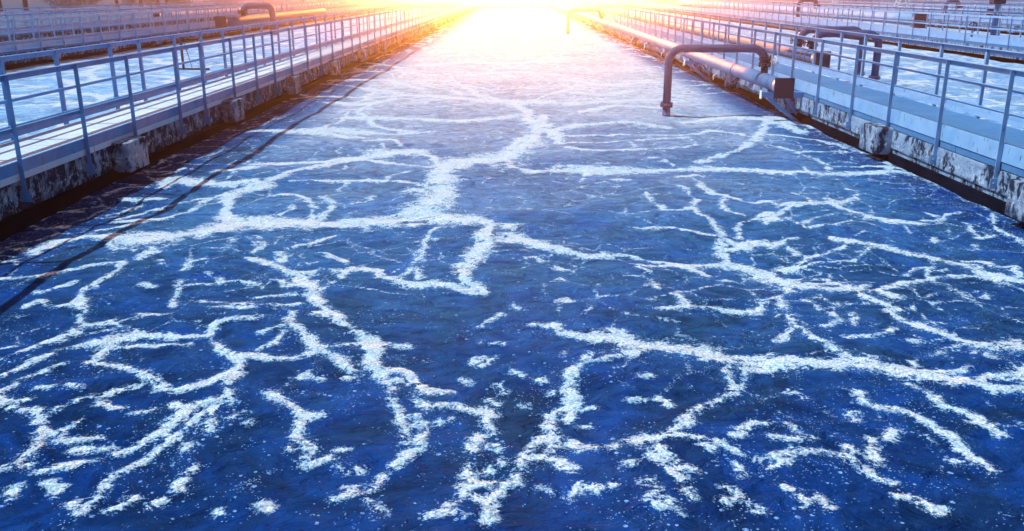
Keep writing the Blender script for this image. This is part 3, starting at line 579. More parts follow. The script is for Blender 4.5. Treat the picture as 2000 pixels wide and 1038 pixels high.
0.55 17.23 0.17,1.31 18.04 0.16,2.31 18.48 0.22,3.11 18.05 0.17
1.58 20.25 0.13,2.39 21.17 0.21,3.47 20.98 0.24
3.56 18.79 0.18,4.69 19.42 0.32,5.42 18.79 0.24,5.60 17.25 0.12
-3.55 33.34 0.39,-2.10 34.55 0.37,-0.50 33.82 0.35,1.50 35.32 0.30
1.59 24.09 0.26,2.37 23.50 0.27,3.49 24.73 0.15
-4.51 17.21 0.27,-3.75 17.48 0.33,-2.89 17.22 0.24"""
# foam streaks of the middle basin: x y half-width (metres) along each streak, measured on the water plane
def water_sheet(name, x0, x1, rows, nx, veins, seed, mat_, lushness=1.0, kind='structure'):
    xs = np.linspace(x0, x1, nx); ys = np.array(rows); X, Y = np.meshgrid(xs, ys)
    X = X.astype(np.float32); Y = Y.astype(np.float32)
    # warped copy of the coordinates for ragged edges
    wx = X+.30*(fbm(X*.9, Y*.9, seed+3, 3)-.5)+.07*(fbm(X*6, Y*6, seed+5, 3)-.5)
    wy = Y+.30*(fbm(X*.9+40, Y*.9, seed+8, 3)-.5)+.07*(fbm(X*6+9, Y*6, seed+11, 3)-.5)
    F = np.zeros(X.shape, np.float32)
    if veins:
        wa = (.05+.09*sstep(5, 13, Y))*2; vx = X+wa*(fbm(X*3.4, Y*3.4, seed+31, 5, .7)-.5); vy = Y+1.15*wa*(fbm(X*3.4+9, Y*3.4, seed+37, 5, .7)-.5); wob = .55+.85*fbm(X*2.3+50, Y*2.3, seed+90, 3, .6)
        for ln in VEINS.split('\n'):
            P = [tuple(map(float, q.split())) for q in ln.split(',')]
            for (ax, ay, aw), (bx, by, bw) in zip(P[:-1], P[1:]):
                m_ = max(aw, bw)*2.2+.25
                i0, i1 = np.searchsorted(ys, (min(ay, by)-m_, max(ay, by)+m_)); j0, j1 = np.searchsorted(xs, (min(ax, bx)-m_, max(ax, bx)+m_))
                if i0 >= i1 or j0 >= j1: continue
                px, py = vx[i0:i1, j0:j1], vy[i0:i1, j0:j1]; dx, dy = bx-ax, by-ay; l2 = dx*dx+dy*dy+1e-9
                t = np.clip(((px-ax)*dx+(py-ay)*dy)/l2, 0, 1); d = np.hypot(px-ax-t*dx, py-ay-t*dy); ww = (aw+(bw-aw)*t)*1.08*wob[i0:i1, j0:j1]
                ww = ww+.006; v = np.clip(.5+(ww-d)/(2*np.maximum(ww, .055)), 0, 1)         # .5 at the streak's edge
                F[i0:i1, j0:j1] = np.maximum(F[i0:i1, j0:j1], v)
    # procedural veins: boundaries between upwelling domes
    f1, f2 = worley(wx/2.1, wy/2.6, seed); e = (f2-f1)
    patch = fbm(X*.25, Y*.25, seed+20, 3); wdt = .035+.16*np.clip(patch-.35, 0, 1)*lushness
    V1 = np.clip(1-e/(wdt*2), 0, 1)
    g1, g2 = worley(wx/.8+5, wy/1.0, seed+2); V2 = np.clip(1-(g2-g1)/(.05+.10*np.clip(patch-.3, 0, 1)), 0, 1)*sstep(.42, .62, fbm(X*.6+3, Y*.6, seed+41, 3))
    V = np.maximum(V1*.95, V2*.82)
    k1, k2 = worley(wx/.42+2, wy/.5+7, seed+4); V3 = np.clip(1-(k2-k1)/.16, 0, 1)*sstep(.40, .62, fbm(X*.8+13, Y*.8, seed+45, 4, .6))
    if veins:
        far = sstep(19.5, 24.0, Y+1.2*(patch-.5)); F = np.maximum(F, V*far); F = np.maximum(F, np.maximum(V2*.50, V3*(.49+.12*sstep(11, 17, Y)))*(1-far)*sstep(3.5, 8, Y+2*patch)); F = np.maximum(F, V3*.72*far*sstep(.25, .5, patch))
        q1, q2 = worley(wx/.75+1, wy/.9+3, seed+9); F = np.maximum(F, np.clip(1-(q2-q1)/.12, 0, 1)*.60*sstep(-4.6, -5.3, X)*(Y < 40)); F = np.maximum(F, .62*np.clip(1-np.abs(np.hypot(X-3.36, (Y-19.5))-.16)/.14, 0, 1)); F = np.maximum(F, .56*sstep(.30, .05, x1-.05-X+.2*(patch-.5)))
        holes = worley(X/.16, Y/.2, seed+6)[0]; F = F-.20*np.clip(1-holes*2.2, 0, 1)*sstep(.45, .75, fbm(X*2.5, Y*2.5, seed+95, 2))
    else: F = np.maximum(F, V)
    if veins: F = F+.08*sstep(17, 40, Y)
    # wash of broken flecks near the walls
    edge = np.minimum(X-x0, x1-X); F = np.maximum(F, .30*sstep(1.3, .1, edge)*fbm(X*2, Y*2, seed+50, 3)*1.4)
    # relief: rounded upwellings and small chop
    Z = .06*(1-np.clip(f1*1.2, 0, 1)**2)+.05*(fbm(X*1.6, Y*2.0, seed+60, 3)-.5)+.012*(fbm(X*6, Y*8, seed+70, 3)-.5)+.006*np.clip(F-.35, 0, .3)/.3
    nyy, nxx = X.shape
    co = np.stack([X, Y, Z.astype(np.float32)], -1).reshape(-1, 3)
    idx = np.arange(nyy*nxx).reshape(nyy, nxx)
    q = np.stack([idx[:-1, :-1], idx[:-1, 1:], idx[1:, 1:], idx[1:, :-1]], -1).reshape(-1, 4).astype(np.int32)
    me = bpy.data.meshes.new(name); me.vertices.add(len(co)); me.vertices.foreach_set('co', co.ravel())
    me.loops.add(q.size); me.loops.foreach_set('vertex_index', q.ravel()); me.polygons.add(len(q))
    me.polygons.foreach_set('loop_start', np.arange(0, q.size, 4, dtype=np.int32)); me.polygons.foreach_set('loop_total', np.full(len(q), 4, np.int32))
    me.polygons.foreach_set('use_smooth', np.ones(len(q), bool)); me.update(calc_edges=True)
    at = me.attributes.new('foam', 'FLOAT', 'POINT'); at.data.foreach_set('value', F.ravel().astype(np.float32))
    sky_sheen = sstep(4.5, 12.5, Y+5*(fbm(X*.22, Y*.3, seed+97, 3)-.5))*(.55+.6*fbm(X*.5, Y*.8, seed+98, 3))*.85+.9*sstep(10, 26, Y)*(1 if veins else 0)  # sky reflection painted as colour, patchy and paler toward the far end
    sky_sheen = sky_sheen*sstep(.7, 2.4, X-x0)*sstep(.2, 1.6, x1-X)  # faded at the walls, painting the shadow band darker
    a2_ = me.attributes.new('sky_sheen', 'FLOAT', 'POINT'); a2_.data.foreach_set('value', sky_sheen.ravel().astype(np.float32))
    me.materials.append(mat_); o = link(name, me); o['kind'] = kind; return o

def water_material(name, base, foamc, thr=.5, spec=.5):
    m, nt, N, L, b = mat(name)
    p = pos(N, L)
    at = N.new('ShaderNodeAttribute'); at.attribute_name = 'foam'; A = at.outputs['Fac']
    n0 = noise(N, L, p, 2.6, 4, .6, .4); n1 = noise(N, L, p, 14, 7, .85, .3); n2 = noise(N, L, p, 55, 3, .6)
    det = mth(N, L, 'ADD', mth(N, L, 'MULTIPLY', mth(N, L, 'SUBTRACT', n1.outputs[0], .5), 2.0), mth(N, L, 'MULTIPLY', mth(N, L, 'SUBTRACT', n2.outputs[0], .5), .8))
    det = mth(N, L, 'ADD', det, mth(N, L, 'MULTIPLY', mth(N, L, 'SUBTRACT', n0.outputs[0], .5), .8))
    wn = N.new('ShaderNodeVectorMath'); wn.operation = 'SCALE'; wnn = noise(N, L, p, 3.5, 5, .65); L.new(wnn.outputs['Color'], wn.inputs[0]); wn.inputs['Scale'].default_value = .55
    wp = N.new('ShaderNodeVectorMath'); wp.operation = 'ADD'; L.new(p, wp.inputs[0]); L.new(wn.outputs[0], wp.inputs[1])
    lace = 0
    for sc_, up_, k_ in ((3.2, .17, 1.1), (12, .17, 1.25)):
        ve = N.new('ShaderNodeTexVoronoi'); ve.feature = 'DISTANCE_TO_EDGE'; ve.inputs['Scale'].default_value = sc_; L.new(wp.outputs[0], ve.inputs['Vector'])
        q = mth(N, L, 'SUBTRACT', up_, mth(N, L, 'MULTIPLY', mth(N, L, 'MINIMUM', ve.outputs['Distance'], .35), k_))
        lace = q if lace == 0 else mth(N, L, 'ADD', lace, q)
    s = mth(N, L, 'ADD', mth(N, L, 'ADD', A, lace), mth(N, L, 'MULTIPLY', det, .62))
    F = ramp(N, L, s, [(max(0, thr-.06), (0, 0, 0)), (thr+.04, (.38, .38, .38)), (thr+.20, (1, 1, 1))])
    # loose flecks and single bubbles
    vo = N.new('ShaderNodeTexVoronoi'); vo.inputs['Scale'].default_value = 26; L.new(p, vo.inputs['Vector'])
    sepc = N.new('ShaderNodeSeparateColor'); L.new(vo.outputs['Color'], sepc.inputs[0])
    gate = noise(N, L, p, 1.4, 6, .7); near = mth(N, L, 'ADD', mth(N, L, 'MULTIPLY', A, .9), gate.outputs[0])
    rad = mth(N, L, 'MULTIPLY', mth(N, L, 'MULTIPLY', sepc.outputs[0], sepc.outputs[0]), .42)
    on = mth(N, L, 'LESS_THAN', sepc.outputs[1], mth(N, L, 'MULTIPLY', mth(N, L, 'SUBTRACT', near, .46, clamp=True), 3.0))
    dd = mth(N, L, 'ADD', vo.outputs['Distance'], mth(N, L, 'MULTIPLY', mth(N, L, 'SUBTRACT', n2.outputs[0], .5), .5))
    dots = mth(N, L, 'MULTIPLY', on, mth(N, L, 'LESS_THAN', dd, rad))
    vo3 = N.new('ShaderNodeTexVoronoi'); vo3.inputs['Scale'].default_value = 70; L.new(p, vo3.inputs['Vector'])
    sep3 = N.new('ShaderNodeSeparateColor'); L.new(vo3.outputs['Color'], sep3.inputs[0])
    d3 = mth(N, L, 'MULTIPLY', mth(N, L, 'LESS_THAN', sep3.outputs[1], mth(N, L, 'MULTIPLY', mth(N, L, 'SUBTRACT', near, .50, clamp=True), 1.6)), mth(N, L, 'LESS_THAN', vo3.outputs['Distance'], .34))
    Fa = mth(N, L, 'MAXIMUM', F, mth(N, L, 'MAXIMUM', dots, d3), clamp=True)
    # bubble structure inside the foam
    vb = N.new('ShaderNodeTexVoronoi'); vb.inputs['Scale'].default_value = 55; L.new(p, vb.inputs['Vector'])
    vb2 = N.new('ShaderNodeTexVoronoi'); vb2.inputs['Scale'].default_value = 120; L.new(p, vb2.inputs['Vector'])
    cell = mth(N, L, 'ADD', mth(N, L, 'MULTIPLY', vb.outputs['Distance'], .8), mth(N, L, 'MULTIPLY', vb2.outputs['Distance'], .25))
    fc = ramp(N, L, cell, [(.18, tuple(c*.42 for c in foamc)), (.34, foamc), (.62, (foamc[0]*.45, foamc[1]*.6, foamc[2]*.75))])
    thick = ramp(N, L, s, [(thr, (.30, .50, .80)), (thr+.10, (.62, .78, .93)), (thr+.30, (1.05, 1.03, 1.0))])
    fm = N.new('ShaderNodeMix'); fm.data_type = 'RGBA'; fm.blend_type = 'MULTIPLY'; fm.inputs[0].default_value = 1; L.new(fc, fm.inputs[6]); L.new(thick, fm.inputs[7])
    # water body with thin silt; swirl relief and sky sheen painted into its colour
    n3 = noise(N, L, p, 1.1, 7, .62, 1.8); sheen_swirl = noise(N, L, pos(N, L, (1, 1.35, 1)), 1.9, 9, .70, 2.2)
    wc = ramp(N, L, n3.outputs[0], [(.36, tuple(c*.42 for c in base)), (.5, base), (.66, tuple(c*2.0 for c in base))])
    fa = N.new('ShaderNodeAttribute'); fa.attribute_name = 'sky_sheen'
    vf = mth(N, L, 'MULTIPLY', mth(N, L, 'ADD', .35, mth(N, L, 'MULTIPLY', ramp(N, L, sheen_swirl.outputs[0], [(.38, (0, 0, 0)), (.66, (1, 1, 1))]), .65)), mth(N, L, 'ADD', .055, mth(N, L, 'MULTIPLY', fa.outputs['Fac'], .64)), clamp=True)
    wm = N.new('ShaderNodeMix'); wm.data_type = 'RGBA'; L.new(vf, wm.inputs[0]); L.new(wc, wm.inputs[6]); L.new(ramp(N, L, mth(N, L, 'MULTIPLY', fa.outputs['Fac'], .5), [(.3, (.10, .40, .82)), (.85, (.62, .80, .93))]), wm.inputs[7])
    fx = N.new('ShaderNodeMix'); fx.data_type = 'RGBA'; L.new(Fa, fx.inputs[0]); L.new(wm.outputs[2], fx.inputs[6]); L.new(fm.outputs[2], fx.inputs[7])
    # ripples
    r1 = noise(N, L, pos(N, L, (1, 1.5, 1)), 4.5, 6, .55, 1.2); r2 = noise(N, L, pos(N, L, (1, 1.8, 1)), 30, 4, .6)
    h = mth(N, L, 'ADD', r1.outputs[0], mth(N, L, 'MULTIPLY', r2.outputs[0], .18))
    nb = bump(N, L, h, None, 1.0, .07)
    hb = mth(N, L, 'MULTIPLY', Fa, mth(N, L, 'SUBTRACT', 1.2, cell))
    fin = bump(N, L, hb, None, .5, .012, nb)
    gl = N.new('ShaderNodeBsdfGlossy'); gl.inputs['Roughness'].default_value = .22; L.new(fin, gl.inputs['Normal'])
    df = N.new('ShaderNodeBsdfDiffuse'); L.new(fx.outputs[2], df.inputs['Color']); L.new(fin, df.inputs['Normal'])
    ms = N.new('ShaderNodeMixShader'); ms.inputs[0].default_value = .0005; L.new(df.outputs[0], ms.inputs[1]); L.new(gl.outputs[0], ms.inputs[2])
    L.new(ms.outputs[0], N['Material Output'].inputs['Surface']); N.remove(b)
    return m
WATER = water_material('foaming_water', (.0012, .020, .125), (.74, .88, .94), .46)
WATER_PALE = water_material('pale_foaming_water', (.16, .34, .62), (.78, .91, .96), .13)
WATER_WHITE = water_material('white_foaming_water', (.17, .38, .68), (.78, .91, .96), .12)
def rows(y0, y1, k=.00026, mn=.026, mx=1.0):
    r = [y0]
    while r[-1] < y1: r.append(r[-1]+min(mx, max(mn, k*r[-1]**2)))
    r[-1] = y1; return r
YEND = 143.0
DZ = .66                                         # deck level above the water
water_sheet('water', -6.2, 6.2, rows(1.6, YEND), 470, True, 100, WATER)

# ------------------------------------------------------------ ground outside the basins
gx = [-900, -26.15, 104, 900]; gy = [-500, -14, 146.2, 1500]
vs = [(x, y, .42) for y in gy for x in gx]; fs = []
for j in range(3):
    for i in range(3):
        if (i, j) != (1, 1): fs.append((j*4+i, j*4+i+1, j*4+i+5, j*4+i+4))
MB().add(vs, fs).build('ground', GRASS)['kind'] = 'structure'

# ------------------------------------------------------------ walkways and railings
def L_post(sx, sy, w_=.055, t=.009, z0=.0, z1=1.0):
    m = MB()
    m.box(min(0, sx*t), max(0, sx*t), min(0, sy*w_), max(0, sy*w_), z0, z1)
    m.box(min(sx*t, sx*w_), max(sx*t, sx*w_), min(0, sy*t), max(0, sy*t), z0, z1)
    return m
def railing(x, side, y0, y1, posts, label, material, group, foot=.34, top=1.79, mid=1.22, toe=(.67, .85), bolts=False, mids=None):
    """side +1: basin lies on the +X side of the railing"""
    root = thing('railing', label, 'railing', (x, y0, DZ), group); o = lambda mb, n, mt=material: mb.build(n, mt, root, (0, -y0, -DZ))
    s = side
    tr = MB(); lo_, hi_ = (-.008, .044) if bolts else (-.035, .035)      # the near rails' top flange overhangs the basin
    a, b = sorted((lo_*s, hi_*s)); tr.box(a, b, y0, y1, top-.008, top)
    a, b = sorted((-.012*s, -.004*s) if bolts else (.027*s, .035*s)); tr.box(a, b, y0, y1, top-.075, top-.008)
    o(tr, 'top_rail')
    for mz in (mids or (mid,)):
        mr = MB(); a, b = sorted((-.012*s, -.004*s)); mr.box(a, b, y0, y1, mz-.036, mz+.012); a, b = sorted((-.042*s, -.012*s)); mr.box(a, b, y0, y1, mz+.004, mz+.012)
        o(mr, 'mid_rail')
    tb = MB(); a, b = sorted((-.014*s, -.006*s)); tb.box(a, b, y0, y1, toe[0], toe[1]); a, b = sorted((-.04*s, -.014*s)); tb.box(a, b, y0, y1, toe[1]-.007, toe[1])
    o(tb, 'toe_board', material)
    pm = L_post(s, 1, z0=foot, z1=top-.008)
    pm2 = MB(); pm2.v = [(vx-(.0 if s > 0 else 0), vy, vz) for vx, vy, vz in pm.v]; pm2.f = pm.f; pm2.sm = pm.sm
    if bolts:
        a, b = sorted((-.03*s, .095*s)); pm2.box(a, b, -.012, -.003, foot-.02, foot+.11)
        pm2.tube([(.05*s, -.03, foot+.05), (.05*s, .02, foot+.05)], .013, 6)
    me = pm2.mesh('post', material)
    for y in posts:
        if y0 <= y <= y1:
            q = link('post', me, root, (random.uniform(-.004, .004), y-y0, -DZ)); q.rotation_euler = (random.uniform(-.006, .006), random.uniform(-.006, .006), random.uniform(-.03, .03))
    return root

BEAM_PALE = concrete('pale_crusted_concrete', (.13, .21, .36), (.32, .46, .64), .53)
def walkway(xl, xr, y0, label, deck_mat, blocks_l=(), blocks_r=(), face_l=None, face_r=None, group='concrete walkways between the basins', detailed=True):
    root = thing('walkway', label, 'walkway', ((xl+xr)/2, y0, 0), group); cx = (xl+xr)/2
    B = lambda mb, n, mt: mb.build(n, mt, root, (-cx, -y0, 0))
    B(MB().box(xl, xr, y0, YEND, .57, DZ), 'deck', deck_mat)
    fl = xl-.02 if face_l is None else face_l; fr = xr+.02 if face_r is None else face_r
    def beam(xa, xb, s):                          # edge beam with an uneven, crusted face
        ys = list(np.arange(y0, min(y0+34, YEND-1), .07))+list(np.arange(min(y0+34, YEND-1), YEND, 1.5)); zs = [.565, .555, .50, .44, .38, .33, .29, .28]
        if not detailed: ys = list(np.arange(y0, YEND, 4.0)); zs = [.565, .28]
        ys.append(YEND); n = len(zs)
        yy, zz = np.meshgrid(np.array(ys), np.array(zs), indexing='ij')
        dd = .030*(fbm(yy*2.0, zz*9+s*7, 77, 4, .6)-.35); dd[:, 0] = 0; dd[:, -1] = 0
        zz = zz.copy(); zz[:, -1] += .03*(fbm(yy[:, -1]*1.7, yy[:, -1]*0+3.+s, 78, 3)-.5)
        vs = [(xb+s*float(d), float(y), float(z)) for d, y, z in zip(dd.ravel(), yy.ravel(), zz.ravel())]
        fs = []
        for i in range(len(ys)-1):
            for k in range(n-1):
                a = i*n+k; f = (a, a+1, a+n+1, a+n); fs.append(f if s < 0 else f[::-1])
        mb = MB().add(vs, fs, True); a, b = sorted((xa, xb-.03*s)); mb.box(a, b, y0, YEND, .2, .562)
        return mb
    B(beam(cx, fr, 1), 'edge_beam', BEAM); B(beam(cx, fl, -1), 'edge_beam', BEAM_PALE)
    B(MB().box(xl+.34 if face_l is None else xl-.05, xr-.3 if face_r is None else face_r-.0+.05, y0, YEND, -1.5, .2), 'wall', WALLC)
    def block():
        m = MB(); m.box(0, .30, -.33, .33, .17, .60, .025); return m
    bm_ = {}
    for ysl, s, fx in ((blocks_l, -1, fl), (blocks_r, 1, fr)):
        for y in ysl:
            k = (s, random.randint(0, 2))
            if k not in bm_:
                # subdivided chipped block
                n = 9; vs = []; fs = []
                rg = np.random.default_rng(50+k[1]*3+s)
                mb = MB()
                import bmesh
                b2 = bmesh.new(); bmesh.ops.create_cube(b2, size=1); bmesh.ops.subdivide_edges(b2, edges=b2.edges[:], cuts=10, use_grid_fill=True)
                pts = np.array([v.co[:] for v in b2.verts]); nz = fbm(pts[:, 0]*3+k[1]*9., pts[:, 1]*3+pts[:, 2]*4+20, 90, 3, .6)-.5
                for v, nn in zip(b2.verts, nz):
                    p = v.co.copy(); q = Vector([max(-.46, min(.46, c)) for c in p]); rr = p-q
                    if rr.length > .04: p = q+rr.normalized()*.04
                    p = p*(1+.05*float(nn)); v.co = Vector(((p.x+.5)*.27*s, p.y*.68, .385+p.z*.43))
                me = bpy.data.meshes.new('concrete_block'); b2.to_mesh(me); b2.free(); me.materials.append(BLOCK)
                bm_[k] = me
            q = link('concrete_block', bm_[k], root, (fx-cx-.01*s, y-y0, 0))
    return root

def spaced(first, step, end, jit=.05):
    r = list(first)
    while r[-1] < end: r.append(r[-1]+step*(1+random.uniform(-jit, jit)))
    return [y for y in r if y < end]
GR = 'steel railings along the walkways'
# left walkway of the middle basin
blk_l = [12.85, 17.8, 22.9, 28.2, 33.6]+[33.6+5.1*k for k in range(1, 21)]
blk_r = [9.75, 14.35, 19.3, 24.3, 29.3]+[29.3+5.1*k for k in range(1, 22)]
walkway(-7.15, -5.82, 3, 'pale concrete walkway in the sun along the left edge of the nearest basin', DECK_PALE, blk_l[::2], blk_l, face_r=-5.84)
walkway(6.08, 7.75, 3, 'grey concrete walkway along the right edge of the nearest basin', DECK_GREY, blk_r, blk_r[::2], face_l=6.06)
pl = spaced([5.0, 6.75, 8.4, 10.05, 11.7, 13.25, 15.15, 16.4, 18.2, 19.85, 21.4, 23.1, 24.9, 26.6, 28.4], 1.74, YEND)
pr = spaced([6.0, 7.7, 9.2, 10.8, 12.45, 14.2, 15.8, 17.65, 19.4, 20.9, 22.7, 24.4, 25.9], 1.64, YEND)
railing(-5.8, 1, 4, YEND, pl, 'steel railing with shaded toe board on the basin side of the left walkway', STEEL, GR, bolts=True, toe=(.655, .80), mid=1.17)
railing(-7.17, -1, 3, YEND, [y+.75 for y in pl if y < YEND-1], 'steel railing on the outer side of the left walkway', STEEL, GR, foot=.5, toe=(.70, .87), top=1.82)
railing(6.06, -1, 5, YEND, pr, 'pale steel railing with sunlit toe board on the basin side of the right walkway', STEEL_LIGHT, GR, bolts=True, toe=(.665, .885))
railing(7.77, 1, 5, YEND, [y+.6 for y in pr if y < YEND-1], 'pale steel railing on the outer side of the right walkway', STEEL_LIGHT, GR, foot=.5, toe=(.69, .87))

# neighbouring walkways and basins
def far_rows(y0): return rows(y0, YEND, .0004, .12, 2.5)
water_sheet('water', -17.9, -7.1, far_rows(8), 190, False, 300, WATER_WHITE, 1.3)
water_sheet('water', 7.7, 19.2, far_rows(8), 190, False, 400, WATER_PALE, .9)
WK = [  # x_left, x_right, first y, deck, label of the walkway, labels of the two railings
 (-19.3, -17.85, 16, 'second walkway to the left, beyond the white basin', 'right railing of the second walkway to the left', 'left railing of the second walkway to the left'),
 (-26.2, -24.6, 30, 'outermost walkway on the left, in front of the grass and trees', 'right railing of the outermost left walkway', 'left railing of the outermost left walkway, nearest the trees'),
 (19.1, 20.75, 24, 'second walkway to the right, beyond the twin bent pipes', 'left railing of the second walkway to the right', 'right railing of the second walkway to the right'),
 (31.6, 33.2, 44, 'third walkway to the right, behind the thick pipe', 'left railing of the third walkway to the right', 'right railing of the third walkway to the right'),
 (44.3, 45.9, 64, 'fourth walkway to the right, far off', 'left railing of the fourth walkway to the right', 'right railing of the fourth walkway to the right'),
 (57.0, 58.6, 84, 'fifth walkway to the right, far off', 'left railing of the fifth walkway to the right', 'right railing of the fifth walkway to the right'),
 (69.7, 71.3, 104, 'sixth and farthest walkway to the right', 'left railing of the farthest walkway to the right', 'right railing of the farthest walkway to the right'),
]
for i, (a, b, y0, lw, l1, l2) in enumerate(WK):
    walkway(a, b, y0, lw, DECK_GREY, [y for y in np.arange(y0+3, YEND, 5.1)] if i in (0, 3) and a > 0 else (), [y for y in np.arange(y0+3, YEND, 5.1)] if i in (0,) else (), detailed=i in (0, 3))
    ps = spaced([y0+.5], 1.72, YEND); m_ = STEEL_LIGHT
    xa, xb = (b, a) if a < 0 else (a, b); s = 1 if a < 0 else -1
    railing(xa+.02*s, s, y0, YEND, ps, l1, m_, GR, foot=.5, mids=(1.26, .98), top=1.74)
    railing(xb-.02*s, -s, y0, YEND, [y+.7 for y in ps], l2, m_, GR, foot=.5, top=1.84)
flat = rows(20, YEND, .001, .3, 4)
xs_ = [(-24.8, -19.2)], [(20.7, 31.8), (33.1, 44.5), (45.8, 57.2), (58.5, 69.9), (71.2, 104)]
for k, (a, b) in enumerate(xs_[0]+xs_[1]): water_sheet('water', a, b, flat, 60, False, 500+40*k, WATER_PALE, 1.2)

# cross walkway at the far end
root = thing('cross_walkway', 'concrete cross walkway closing the far end of the basins', 'walkway', (0, YEND+1.6, 0))
MB().box(-27.5, 104, YEND, YEND+3.2, .5, .68).build('deck', DECK_PALE, root, (0, -YEND-1.6, 0))
MB().box(-26.1, 104, YEND+.06, YEND+3.1, -1.5, .5).build('wall', BEAM, root, (0, -YEND-1.6, 0))
def cross_railing(x0, x1, y, label):
    root = thing('railing', label, 'railing', (x0, y, .68), 'railings across the far end')
    MB().box(0, x1-x0, -.03, .03, 1.08, 1.13).build('top_rail', STEEL, root); MB().box(0, x1-x0, -.02, .02, .52, .55).build('mid_rail', STEEL, root)
    MB().box(0, x1-x0, -.005, .005, 0, .17).build('toe_board', STEEL, root)
    me = MB().box(-.03, .03, .006, .05, 0, 1.08).mesh('post', STEEL)
    for k in range(int((x1-x0)/1.8)): link('post', me, root, (.4+1.8*k, 0, 0))
cross_railing(-26, 60, YEND+.15, 'front railing of the cross walkway at the far end')
cross_railing(-26, 60, YEND+3.0, 'rear railing of the cross walkway at the far end')

# ------------------------------------------------------------ pipes
def arc(c, r, a0, a1, ux, uz, n=8):
    c = Vector(c); ux = Vector(ux); uz = Vector(uz)
    return [c+ux*r*math.cos(a0+(a1-a0)*k/n)+uz*r*math.sin(a0+(a1-a0)*k/n) for k in range(n+1)]
def flange(m, c, r, ax='z', pair=True, bolts=8):
    x, y, z = c; t = .022
    for d in ((-.016, .016) if pair else (0,)):
        if ax == 'z': m.tube([(x, y, z+d*1.3-t/2), (x, y, z+d*1.3+t/2)], r, 20)
        else: m.tube([(x, y+d*1.3-t/2, z), (x, y+d*1.3+t/2, z)], r, 20)
    for k in range(bolts):
        a = 2*math.pi*k/bolts; q = r*.84
        if ax == 'z': m.tube([(x+q*math.cos(a), y+q*math.sin(a), z-.06), (x+q*math.cos(a), y+q*math.sin(a), z+.06)], .012, 6)
def gooseneck(xw, xh, y, top, zh, r, label, material=PIPE, wheel=(1, 0), er=.30):
    """pipe from the header at xh up, across and down into the water at xw"""
    root = thing('bent_pipe', label, 'pipe', (xw, y, 0), 'bent pipes dipping into the water')
    d = 1 if xh > xw else -1; B = lambda mb, n, mt=material: mb.build(n, mt, root, (-xw, -y, 0))
    pts = [(xw, y, .31), (xw, y, top-er)]+arc((xw+d*er, y, top-er), er, math.pi, math.pi/2, (d, 0, 0), (0, 0, 1))[1:]
    pts += arc((xh-d*er, y, top-er), er, math.pi/2, 0, (d, 0, 0), (0, 0, 1))+[(xh, y, zh+.42)]
    B(MB().tube(pts, r, 20), 'pipe')
    for xx in (xw, xh): B(MB().tube([(xx, y, top-er-.028), (xx, y, top-er-.012)], r*1.05, 20), 'weld_ring')
    for xx in (xw+d*(er+.02), xh-d*(er+.02)): B(MB().tube([(xx-.008, y, top), (xx+.008, y, top)], r*1.05, 20), 'weld_ring')
    B(MB().tube([(xw, y, -.6), (xw, y, .27)], r, 20), 'drop_pipe')
    f = MB(); flange(f, (xw, y, .29), r*1.62); B(f, 'flange')
    v = MB(); flange(v, (xh, y, zh+.40), r*1.55); flange(v, (xh, y, zh+.26), r*1.55)
    v.tube([(xh, y, zh+.27), (xh, y, zh+.30), (xh, y, zh+.36), (xh, y, zh+.39)], [r*.8, r*1.15, r*1.15, r*.8], 16)
    v.tube([(xh, y, zh), (xh, y, zh+.24)], r*.9, 16)
    B(v, 'valve', DARK)
    wx, wy = wheel; c = (xh+wx*(r+.13), y+wy*(r+.13), zh+.33); hw = MB().torus(c, (wx, wy, 0), .105, .012)
    hw.tube([(xh, y, zh+.33), c], .016, 8)
    for k in range(4):
        a = k*math.pi/2+.4; t = Vector((-wy, wx, 0)); hw.bar(c, Vector(c)+t*.1*math.cos(a)+Vector((0, 0, .1*math.sin(a))), .012, .012)
    B(hw, 'handwheel', WHITE if r < .1 else DARK)
    return root
def header(x, y0, y1, z, r, label, material=PIPE_HEAD, plate=True, rings=()):
    root = thing('header_pipe', label, 'pipe', (x, y0, z), 'long header pipes')
    B = lambda mb, n, mt=material: mb.build(n, mt, root, (-x, -y0, -z))
    ys = [y0+.3]+list(np.arange(y0+3, y1, 6.0))+[y1]; B(MB().tube([(x, y, z) for y in ys], r, 24), 'pipe')
    B(MB().tube([(x, y0+.01, z), (x, y0+.31, z)], r*1.07, 24), 'end_sleeve')
    if plate: B(MB().box(x-r*1.3, x+r*1.3, y0-.012, y0+.0, z-r*1.45, z+r*1.2, .004), 'end_plate', DARK)
    g = MB()
    for y in rings: g.tube([(x, y-.02, z), (x, y+.02, z)], r*1.05, 24)
    if rings: B(g, 'clamp_band', DARK)
    return root
h1 = header(5.46, 18.0, YEND, .83, .155, 'long round pipe with dark square end plate beside the right walkway of the nearest basin', rings=[y for y in np.arange(22, YEND, 6.1)])
dm = MB().tube([(0, 0, -.14), (0, 0, -.26), (-.08, .0, -.31), (-.08, 0, -.42)], .02, 8).mesh('drain_stub', WHITE)
for k, y in enumerate(np.arange(24, 120, 4.4)): link('drain_stub', dm, h1, (-.03, y-18.0, 0))
gooseneck(3.36, 5.46, 19.55, 1.50, .90, .088, 'nearest bent pipe standing in the foaming water, with valve on the header pipe')
gooseneck(3.36, 5.46, 57.5, 1.50, .90, .10, 'second bent pipe in the glow, halfway down the basin')
gooseneck(3.36, 5.46, 132, 1.50, .90, .12, 'farthest bent pipe near the end wall of the basin')
header(8.55, 25.0, 120, .86, .19, 'pale pipe with black end plate and bands behind the right walkway', PIPE_HEAD, rings=[25.9, 26.3, 27.1, 27.5, 29, 32, 36, 40, 46, 52])
gooseneck(10.45, 8.55, 25.9, 1.52, .95, .105, 'front one of the twin bent pipes behind the right railing', wheel=(-1, 0), er=.34)
